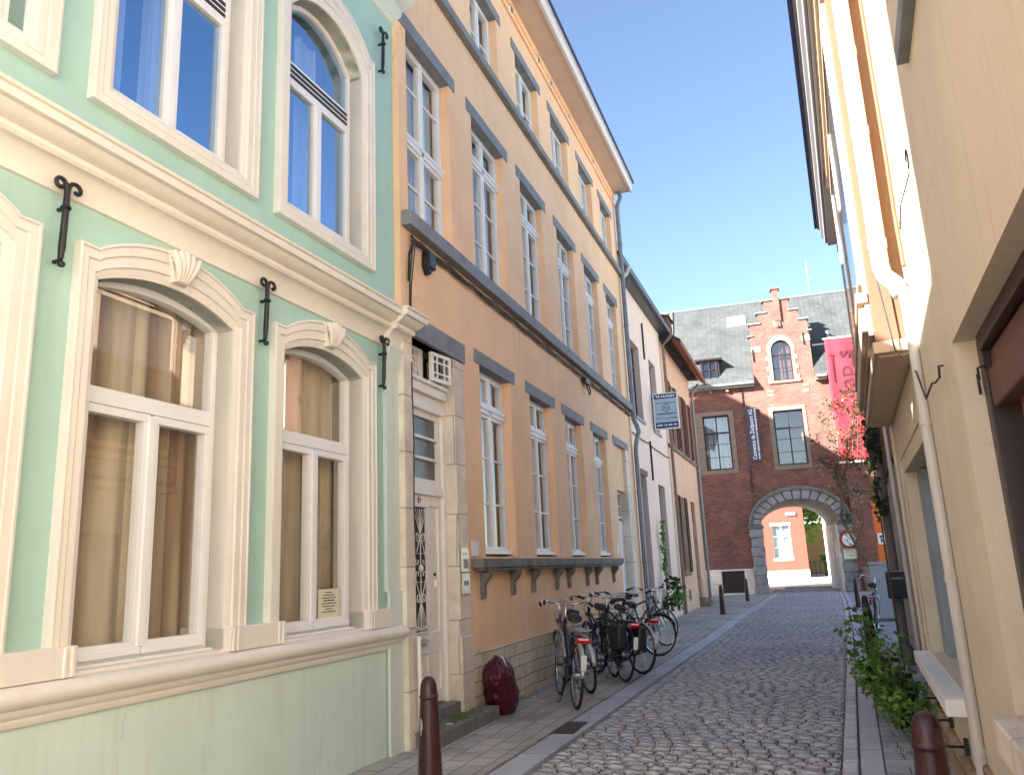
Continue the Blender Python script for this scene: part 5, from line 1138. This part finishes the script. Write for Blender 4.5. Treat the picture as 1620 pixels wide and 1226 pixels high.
def bicycle(label, framemat, guardmat, rimmat=None, crate=False, light=True, bars='town', rack=True, sport=False):
    rimmat = rimmat or M['chrome']
    t = empty('bicycle', (0,0,0), label=label, cat='bicycle', group='bicycles parked in the lane')
    WB = 1.10; wheel(t, 0, False, rimmat); wheel(t, WB, True, rimmat)
    b = MB(); BB = (.46,0,.29); st = (.33,0,.80); ht = (.86,0,.93); hb = (.90,0,.80)
    b.tube([BB, st], .016, 10); b.tube([BB, hb], .019, 10); b.tube([(.37,0,.62) if not sport else (.34,0,.77), ht if sport else (.88,0,.86)], .016, 10); b.tube([ht, hb], .021, 10)
    for s in (-1, 1):
        b.tube([(0,s*.06,.347),(.2,s*.05,.31),(BB[0],s*.03,BB[2])], .010, 8); b.tube([(0,s*.06,.347),(.2,s*.045,.60),(st[0]+.01,s*.015,.74)], .008, 8)
    b.tube([(BB[0],-.05,BB[2]),(BB[0],.05,BB[2])], .024, 12)
    b.build('frame', framemat, t, smooth=True, autos=60)
    b = MB()
    b.tube([hb, (.915,0,.74)], .016, 10)
    for s in (-1, 1): b.tube([(.915,s*.0,.735),(.93,s*.05,.70),(1.0,s*.055,.55),(WB-.02,s*.055,.40),(WB,s*.055,.347)], [.014,.013,.012,.010,.009], 8)
    b.build('fork', framemat if sport else M['chrome'], t, smooth=True, autos=60)
    b = MB(); b.tube([ht,(.845,0,1.02),(.87,0,1.07)], .013, 10)
    if bars == 'town':
        pts = []
        for s in (-1, 1):
            b.tube([(.87,0,1.07),(.93,s*.06,1.085),(.94,s*.15,1.10),(.88,s*.235,1.125),(.78,s*.28,1.12),(.70,s*.295,1.10)], .011, 10)
    else:
        b.tube([(.86,-.30,1.08),(.88,-.1,1.07),(.88,.1,1.07),(.86,.30,1.08)], .011, 10)
    hbr = b.build('handlebar', M['chrome'], t, smooth=True, autos=60)
    for s in (-1, 1):
        b = MB()
        if bars == 'town': b.tube([(.79,s*.277,1.121),(.66,s*.30,1.09)], .017, 10)
        else: b.tube([(.861,s*.20,1.077),(.859,s*.31,1.081)], .017, 10)
        b.build('grip', M['rubber'], hbr, smooth=True, autos=60)
        b = MB(); gx, gz = (.80, 1.10) if bars == 'town' else (.86, 1.06)
        b.tube([(gx+.04,s*.24,gz),(gx-.02,s*.265,gz-.025),(gx-.12,s*.28,gz-.035)], .005, 6); b.build('brake_lever', M['chrome'], hbr, smooth=True)
    b = MB(); b.tube([(.90,.03,.98),(.96,.05,.92),(.97,.03,.80),(.94,0,.72)], .004, 5); b.tube([(.88,-.1,1.08),(.98,-.08,1.0),(.96,-.03,.82),(.8,-.02,.75)], .004, 5); b.build('brake_cables', M['rubber'], t)
    # saddle with post
    b = MB(); b.tube([(.335,0,.78),(.31,0,.93)], .013, 10); b.build('seat_post', M['chrome'], t, smooth=True, autos=60)
    rows = []
    for q in range(13):
        u = q/12; x = .18+.28*u; wd = .095*(1-u)**1.6+.022; wd = wd*(.55+.45*min(1, u*6))
        zc = .955+.025*math.sin(u*2.4)-.02*(u < .1)
        rows.append([(x, wd*math.cos(a)*1.0, zc+(.03 if math.sin(a) > 0 else .035)*math.sin(a)) for a in [2*math.pi*k/14 for k in range(14)]])
    b = MB(); b.loft(rows, closed=True, cap=True); b.build('saddle', M['saddle'], t, smooth=True, autos=60)
    b = MB(); guard(b, 0, 12, 178)if guardmat else None
    if guardmat:
        o = b.build('rear_mudguard', guardmat, t, smooth=True); so = o.modifiers.new('s','SOLIDIFY'); so.thickness = .002
        b = MB(); guard(b, WB, 20, 160); o = b.build('front_mudguard', guardmat, t, smooth=True); so = o.modifiers.new('s','SOLIDIFY'); so.thickness = .002
        b = MB(); b.tube([(0,.06,.347),(-.3,.02,.52)], .003, 5); b.tube([(0,-.06,.347),(-.3,-.02,.52)], .003, 5); b.tube([(0,.06,.347),(-.37,.02,.36)], .003, 5); b.tube([(WB,.06,.347),(WB+.28,.02,.57)], .003, 5); b.tube([(WB,-.06,.347),(WB+.28,-.02,.57)], .003, 5)
        b.build('mudguard_stays', M['chrome'], t)
    if rack:
        b = MB()
        for s in (-1, 1):
            b.tube([(.26,s*.04,.765),(.20,s*.065,.765),(-.27,s*.065,.765)], .006, 6); b.tube([(0,s*.065,.36),(-.12,s*.065,.765)], .005, 6); b.tube([(0,s*.065,.36),(.06,s*.065,.765)], .005, 6)
        for x in (-.27,-.12,.03,.18): b.tube([(x,-.065,.765),(x,.065,.765)], .005, 6)
        b.build('luggage_rack', M['blackpaint'] if framemat != M['greypaint'] else M['chrome'], t)
        if light:
            b = MB(); b.box(-.335,-.28,-.075,.075,.715,.775); o = b.build('tail_light', M['redlens'], t, bevel=.01)
            b = MB(); b.box(-.338,-.335,-.055,.055,.752,.768); b.build('lens_strip', M['whiteink'], o)
            b = MB(); b.add([(-.385,-.03,.60),(-.385,.03,.60),(-.375,.03,.44),(-.375,-.03,.44)], [(0,1,2,3)]); o = b.build('reflector_strip', M['whiteink'], t); so = o.modifiers.new('s','SOLIDIFY'); so.thickness = .004
    b = MB(); b.lathe([(.0,-.03),(.03,-.03),(.042,0),(.038,.035),(.0,.045)], (0,0,0), 14); o = b.build('headlight', M['chrome'], t, smooth=True, autos=60); o.location = (.985,0,.83); o.rotation_euler = (0,R(90),0)
    # drivetrain
    if sport:
        b = MB(); b.tube([(.46+.095*math.cos(q*.35),-.045,.29+.095*math.sin(q*.35)) for q in range(18)], .006, 6, closed=True); b.tube([(0,-.045,.39),(.46,-.045,.385)], .005, 5); b.tube([(0,-.045,.31),(.46,-.045,.195)], .005, 5); b.build('chain_ring', M['rubber'], t)
    else:
        b = MB(); pts = [(.46+.115*math.cos(R(a)), .29+.115*math.sin(R(a))) for a in range(-90,91,20)]+[(0.0+.06*math.cos(R(a)), .347+.06*math.sin(R(a))) for a in range(90,271,20)]
        b.prism(pts, -.065, -.035); b.build('chain_case', M['blackpaint'], t, smooth=True, autos=40, bevel=.006)
    b = MB(); b.tube([(.46,-.075,.29),(.55,-.085,.15)], .009, 8); b.tube([(.46,.06,.29),(.37,.075,.43)], .009, 8); b.build('crank', M['chrome'], t, smooth=True, autos=60)
    for s, x, z in ((-1,.55,.15),(1,.37,.43)):
        b = MB(); b.box(x-.045,x+.045,min(s*.09,s*.175),max(s*.09,s*.175),z-.012,z+.012); b.build('pedal', M['saddle'], t, bevel=.004)
    b = MB(); b.tube([(.40,.03,.28),(.34,.12,.04),(.36,.15,.012)], .008, 8); b.build('kick_stand', M['blackpaint'], t, smooth=True)
    if crate:
        b = MB(); b.box(-.25,.12,-.21,-.08,.42,.74); b.box(-.25,.12,.08,.21,.42,.74); b.build('pannier_bag', M['saddle'], t, bevel=.03)
        b = MB(); b.box(-.22,.14,-.07,.07,.775,.80); b.build('bag_strap', M['saddle'], t, bevel=.008)
    b = MB(); b.tube([(.17+.0,.0,.62),(.22,.03,.55),(.26,-.0,.52),(.21,-.03,.58)], .012, 6, closed=True); b.build('frame_lock', M['rubber'], t)
    return t
def park(t, rear, front, lean=0, z=.03):
    a = math.atan2(front[1]-rear[1], front[0]-rear[0]); t.rotation_mode = 'QUATERNION'
    q = Matrix.Rotation(a, 4, 'Z') @ Matrix.Rotation(R(lean), 4, 'X'); t.rotation_quaternion = q.to_quaternion(); t.location = (rear[0], rear[1], z)
park(bicycle('black town bicycle with silver fork and bright red tail light, foremost by the wall', M['blackpaint'], M['silverguard']), (-2.60,9.14), (-3.08,10.13), 5)
park(bicycle('dark grey bicycle with long silver mudguard standing square to the wall, second in the row', M['greypaint'], M['silverguard'], bars='town', light=False), (-2.72,10.25), (-3.62+.3,11.2), -6)
park(bicycle('black bicycle with double saddlebags and red tail light, third in the row', M['blackpaint'], M['blackpaint'], crate=True), (-2.50,11.25), (-3.1,12.2), 6)
park(bicycle('black bicycle leaning close behind the saddlebag bicycle, its handlebar against the orange wall', M['blackpaint'], M['blackpaint'], light=False), (-2.75,11.75), (-3.3,12.7), -5)
park(bicycle('black bicycle with chain case and pale rear guard beside the pale kerb band', M['blackpaint'], M['silverguard']), (-2.42,12.05), (-3.2,12.8), 4)
park(bicycle('grey bicycle with its front wheel turned to the kerb, near the side door', M['greypaint'], M['blackpaint'], light=False, sport=True), (-3.35,13.6), (-2.55,14.35), 4)
park(bicycle('slim black bicycle with white walled tyres, farthest of the row on the left', M['blackpaint'], None, rimmat=M['whiteink'], light=False, bars='flat', sport=True), (-3.3,15.2), (-2.68,16.15), -4)
park(bicycle('black bicycle with chrome bars parked alone before the grey cabinet', M['blackpaint'], M['blackpaint']), (1.05,17.9), (1.22,19.0), 5, .012)

# ------------------------------------------------------------------ plants
def leaves(b, c, rad, n, size, rg, droop=0.0, hollow=.0):
    for _ in range(n):
        while True:
            p = Vector((rg.uniform(-1,1), rg.uniform(-1,1), rg.uniform(-1,1)))
            if hollow <= p.length <= 1: break
        p = Vector((c[0]+p.x*rad[0], c[1]+p.y*rad[1], c[2]+p.z*rad[2])); s = size*rg.uniform(.6,1.35)
        n_ = Vector((rg.gauss(0,1), rg.gauss(0,1), rg.gauss(0,1)+.6)).normalized(); u = n_.orthogonal().normalized()
        u = (Matrix.Rotation(rg.uniform(0,6.28), 3, n_) @ u); v_ = n_.cross(u)
        b.add([p-u*s*.5, p-u*.1*s-v_*s*.38, p+u*s*.3-v_*s*.25, p+u*s*.62-n_*s*.15, p+u*s*.3+v_*s*.25, p-u*.1*s+v_*s*.38], [(0,1,2,3),(0,3,4,5)])
def plant(name, label, cat, spots, stems, mats, loc=(0,0,0), seed=1, group=None, kinds=None):
    rg = random.Random(seed); t = empty(name, loc, label=label, cat=cat)
    if group: t['group'] = group
    b = MB()
    for pts, r_ in stems: 
        rs = [r_*(1-.75*i/(len(pts)-1)) for i in range(len(pts))]; b.tube(pts, rs, 6)
    b.build('stem', M['stem'], t, smooth=True)
    b = MB(); 
    for c, rad, n, size, *mi in spots: b.mi = mi[0] if mi else 0; leaves(b, c, rad, n, size, rg)
    b.build('foliage', mats, t); return t
# tall weeds on the right pavement
rg = random.Random(11); stems = []; spots = []
for k in range(16):
    y0 = rg.uniform(7.7, 10.0); x0 = rg.uniform(.58,.86); top = rg.uniform(.32,.74)*(1.0 if y0 > 8.3 else .62)
    lx, ly = rg.uniform(-.35,.12), rg.uniform(-.25,.2)
    pts = [(x0+lx*(q/5)**1.4, y0+ly*(q/5), top*q/5) for q in range(6)]; stems.append((pts, .007))
    for q in range(2, 6): spots.append((pts[q], (.12,.12,.09), 17, .055, rg.choice([0,0,1,2])))
for k in range(9): spots.append(((rg.uniform(.55,.85), rg.uniform(7.7,9.6), rg.uniform(.12,.42)), (.16,.25,.13), 72, .045, rg.choice([0,0,1,2])))
plant('tall_weed', 'bushy green weeds growing against the base of the bay house', 'weed', spots, stems, [M['leaf'], M['leaf_light'], M['leaf_dark']], seed=4)
stems = []; spots = []
for k in range(5):
    x0, y0 = .62+.04*k, 9.5+.3*k; tip = (.28+.09*k, 9.6+.5*k, .78+.08*(k % 3)); pts = [(x0+(tip[0]-x0)*(q/6), y0+(tip[1]-y0)*(q/6), tip[2]*(q/6)**.8) for q in range(7)]
    stems.append((pts, .006)); 
    for q in range(2, 7): spots.append((pts[q], (.09,.09,.05), 10, .065))
plant('sprawling_weed', 'thin leafy shoots leaning over the right kerb above the weeds', 'weed', spots, stems, [M['leaf']], seed=9)
# climber on the pink house
stems = [([(-3.72,22.8,0),(-3.7,22.7,.8),(-3.72,22.9,1.7),(-3.7,22.75,2.6)], .02)]; spots = []
for k in range(11): z = rg.uniform(.1,1.1); spots.append(((-3.58+rg.uniform(-.12,.2), 22.8+rg.uniform(-.45,.45), z), (.2,.25,.22), 34, .1, rg.choice([0,1])))
for k in range(10): z = 1.3+k*.15; spots.append(((-3.70, 22.75+rg.uniform(-.15,.15), z), (.07,.14,.13), 14, .09, 1))
plant('climbing_plant', 'green climbing plant on the pale wall behind the farthest left bicycle', 'plant', spots, stems, [M['leaf_dark'], M['leaf']], seed=5)
# big climber over the banner
rg = random.Random(21); stems = []; spots = []
base = Vector(aloc(2.55,.9,1.0)); 
tr_ = [base, base+Vector((-.5,-.2,1.0)), base+Vector((-.95,-.3,2.2)), base+Vector((-.8,-.4,3.4)), base+Vector((-.4,-.6,4.8)), base+Vector((.0,-.9,6.3)), base+Vector((.4,-1.2,7.6))]
stems.append((tr_, .07)); stems.append(([tr_[1], tr_[1]+Vector((.45,-.1,1)), tr_[1]+Vector((.35,-.3,2.4)), tr_[1]+Vector((.8,-.6,4)), tr_[1]+Vector((1.2,-1,6))], .05))
tips = [(-1.7,5.9),(-1.9,6.9),(-1.3,7.9),(-.9,5.2),(-.3,6.4),(.1,7.4),(.7,8.2),(.5,6.9),(1.0,6.2),(-.6,8.3),(-1.5,4.6),(-.2,4.4),(.9,5.0),(-1.0,7.0),(1.2,7.7),(.3,5.6),(-.5,3.4),(.9,9.0),(1.2,8.8),(-.9,2.6)]
for tx, tz in tips:
    st = rg.choice(tr_[2:]); tip = Vector((base.x+tx*.85, base.y-.5-rg.uniform(0,.9), tz)); mid = (st+tip)/2+Vector((0,-.1,.35))
    pts = [st, st.lerp(mid,.5)+Vector((0,0,.08)), mid, mid.lerp(tip,.6)+Vector((0,0,.05)), tip+Vector((0,0,-.15))]; stems.append((pts, .018))
    for q in range(1, 5): spots.append((pts[q], (.34,.3,.30), 27, .10, rg.choice([0,0,0,1,2])))
    spots.append((pts[4]+Vector((-.1,0,-.35)), (.22,.2,.38), 18, .10, rg.choice([0,2])))
plant('climbing_shrub', 'sprawling climbing shrub spreading over the red banner and the brick wall', 'shrub', spots, stems, [M['leaf_dark'], M['leaf_dark'], M['leaf_pale']], seed=6)
# ivy on the grey wall
stems = [([rloc(12.6,-.08,0), rloc(12.7,-.1,1.6), rloc(13.2,-.08,2.6), rloc(13.6,-.06,3.4)], .02)]; spots = []
for k in range(26):
    u = rg.uniform(12.3,14.8); z = rg.uniform(2.1,3.7)
    spots.append((rloc(u,-.06,z), (.09,.28,.2), 18, .07, rg.choice([0,0,1])))
plant('ivy', 'dark ivy hanging over the grey downpipe and wall on the right', 'ivy', spots, stems, [M['leaf_dark'], M['leaf']], seed=8)
# tree behind the arch
stems = [([(2.2,79,0),(2.1,79,3),(2.0,79,6),(1.6,78.8,9)], .3)]; spots = []
for k in range(34): spots.append(((rg.uniform(-.6,4.0), rg.uniform(76.5,80), rg.uniform(3.0,9.5)), (1.1,1.1,.9), 120, .32, rg.choice([0,1,1])))
plant('leafy_tree', 'bright green leafy tree behind the coral house beyond the arch', 'tree', spots, stems, [M['leaf'], M['leaf_light']], seed=2)
spots = [((rg.uniform(1.3,2.6), rg.uniform(75,76.5), rg.uniform(.2,1.6)), (.5,.5,.4), 80, .2) for _ in range(12)]
plant('round_bush', 'small green bush by the railing beyond the arch', 'bush', spots, [([(1.9,75.6,0),(1.9,75.6,1)], .05)], [M['leaf']], seed=3)
# moss and litter
b = MB(); rm = random.Random(2)
for c, rx, ry, n in (((-3.40,7.75,.17),.05,.24,160),((-3.42,7.1,.16),.05,.1,60),((-3.42,9.9,.04),.05,.2,60),((.62,7.5,.02),.08,.1,60),((-3.44,8.62,.05),.05,.12,50),((.66,12,.02),.08,.2,60)):
    for _ in range(n):
        x, y_ = c[0]+rm.gauss(0,rx), c[1]+rm.gauss(0,ry); a = rm.uniform(0,6.28); h_ = rm.uniform(.01,.045); b.add([(x-.006*math.cos(a),y_-.006*math.sin(a),c[2]-.02),(x+.006*math.cos(a),y_+.006*math.sin(a),c[2]-.02),(x+rm.uniform(-.02,.02),y_+rm.uniform(-.02,.02),c[2]+h_)],[(0,1,2)])
tag(b.build('moss', M['moss'], None), kind='stuff')
for k, (x, y_, sx_, sy_, lab) in enumerate(((-3.38,7.45,.03,.012,'scrap of white paper on the grey doorstep'),(-2.93,8.95,.012,.015,'small white litter scrap on the pavement right of the maroon bag'),(-2.62,9.15,.012,.012,'tiny white litter scrap near the foremost bicycle'),(-1.1,7.55,.05,.008,'thin silver scrap lying on the cobbles'))):
    b = MB(); b.box(-sx_,sx_,-sy_,sy_,0,.004); o = tag(b.build('litter', M['whiteink'], None), lab, 'litter'); o.location = (x, y_, .16 if k == 0 else (.034 if k < 3 else .012)); o.rotation_euler = (0,0,R(20+50*k))

b = MB(); rm = random.Random(31)
for _ in range(260):
    y_ = rm.uniform(6.4, 24)
    x = rm.choice([rm.gauss(-3.42, .07), rm.gauss(xl(y_)-.03, .05), rm.gauss(xr(y_)+.2, .06), rm.uniform(xl(y_), xr(y_))]); a = rm.uniform(0, 6.28); s = rm.uniform(.008, .022); z = .036 if x < xl(y_) else .022
    if x < -3.5: continue
    b.add([(x+s*math.cos(a), y_+s*math.sin(a), z), (x+.5*s*math.cos(a+1.6), y_+.5*s*math.sin(a+1.6), z+.006), (x-s*math.cos(a), y_-s*math.sin(a), z), (x+.5*s*math.cos(a-1.6), y_+.5*s*math.sin(a-1.6), z+.004)], [(0,1,2),(0,2,3)])
tag(b.build('fallen_leaves', leafy('dry_leaf', srgb(96,72,44), srgb(150,124,84)), None), kind='stuff')
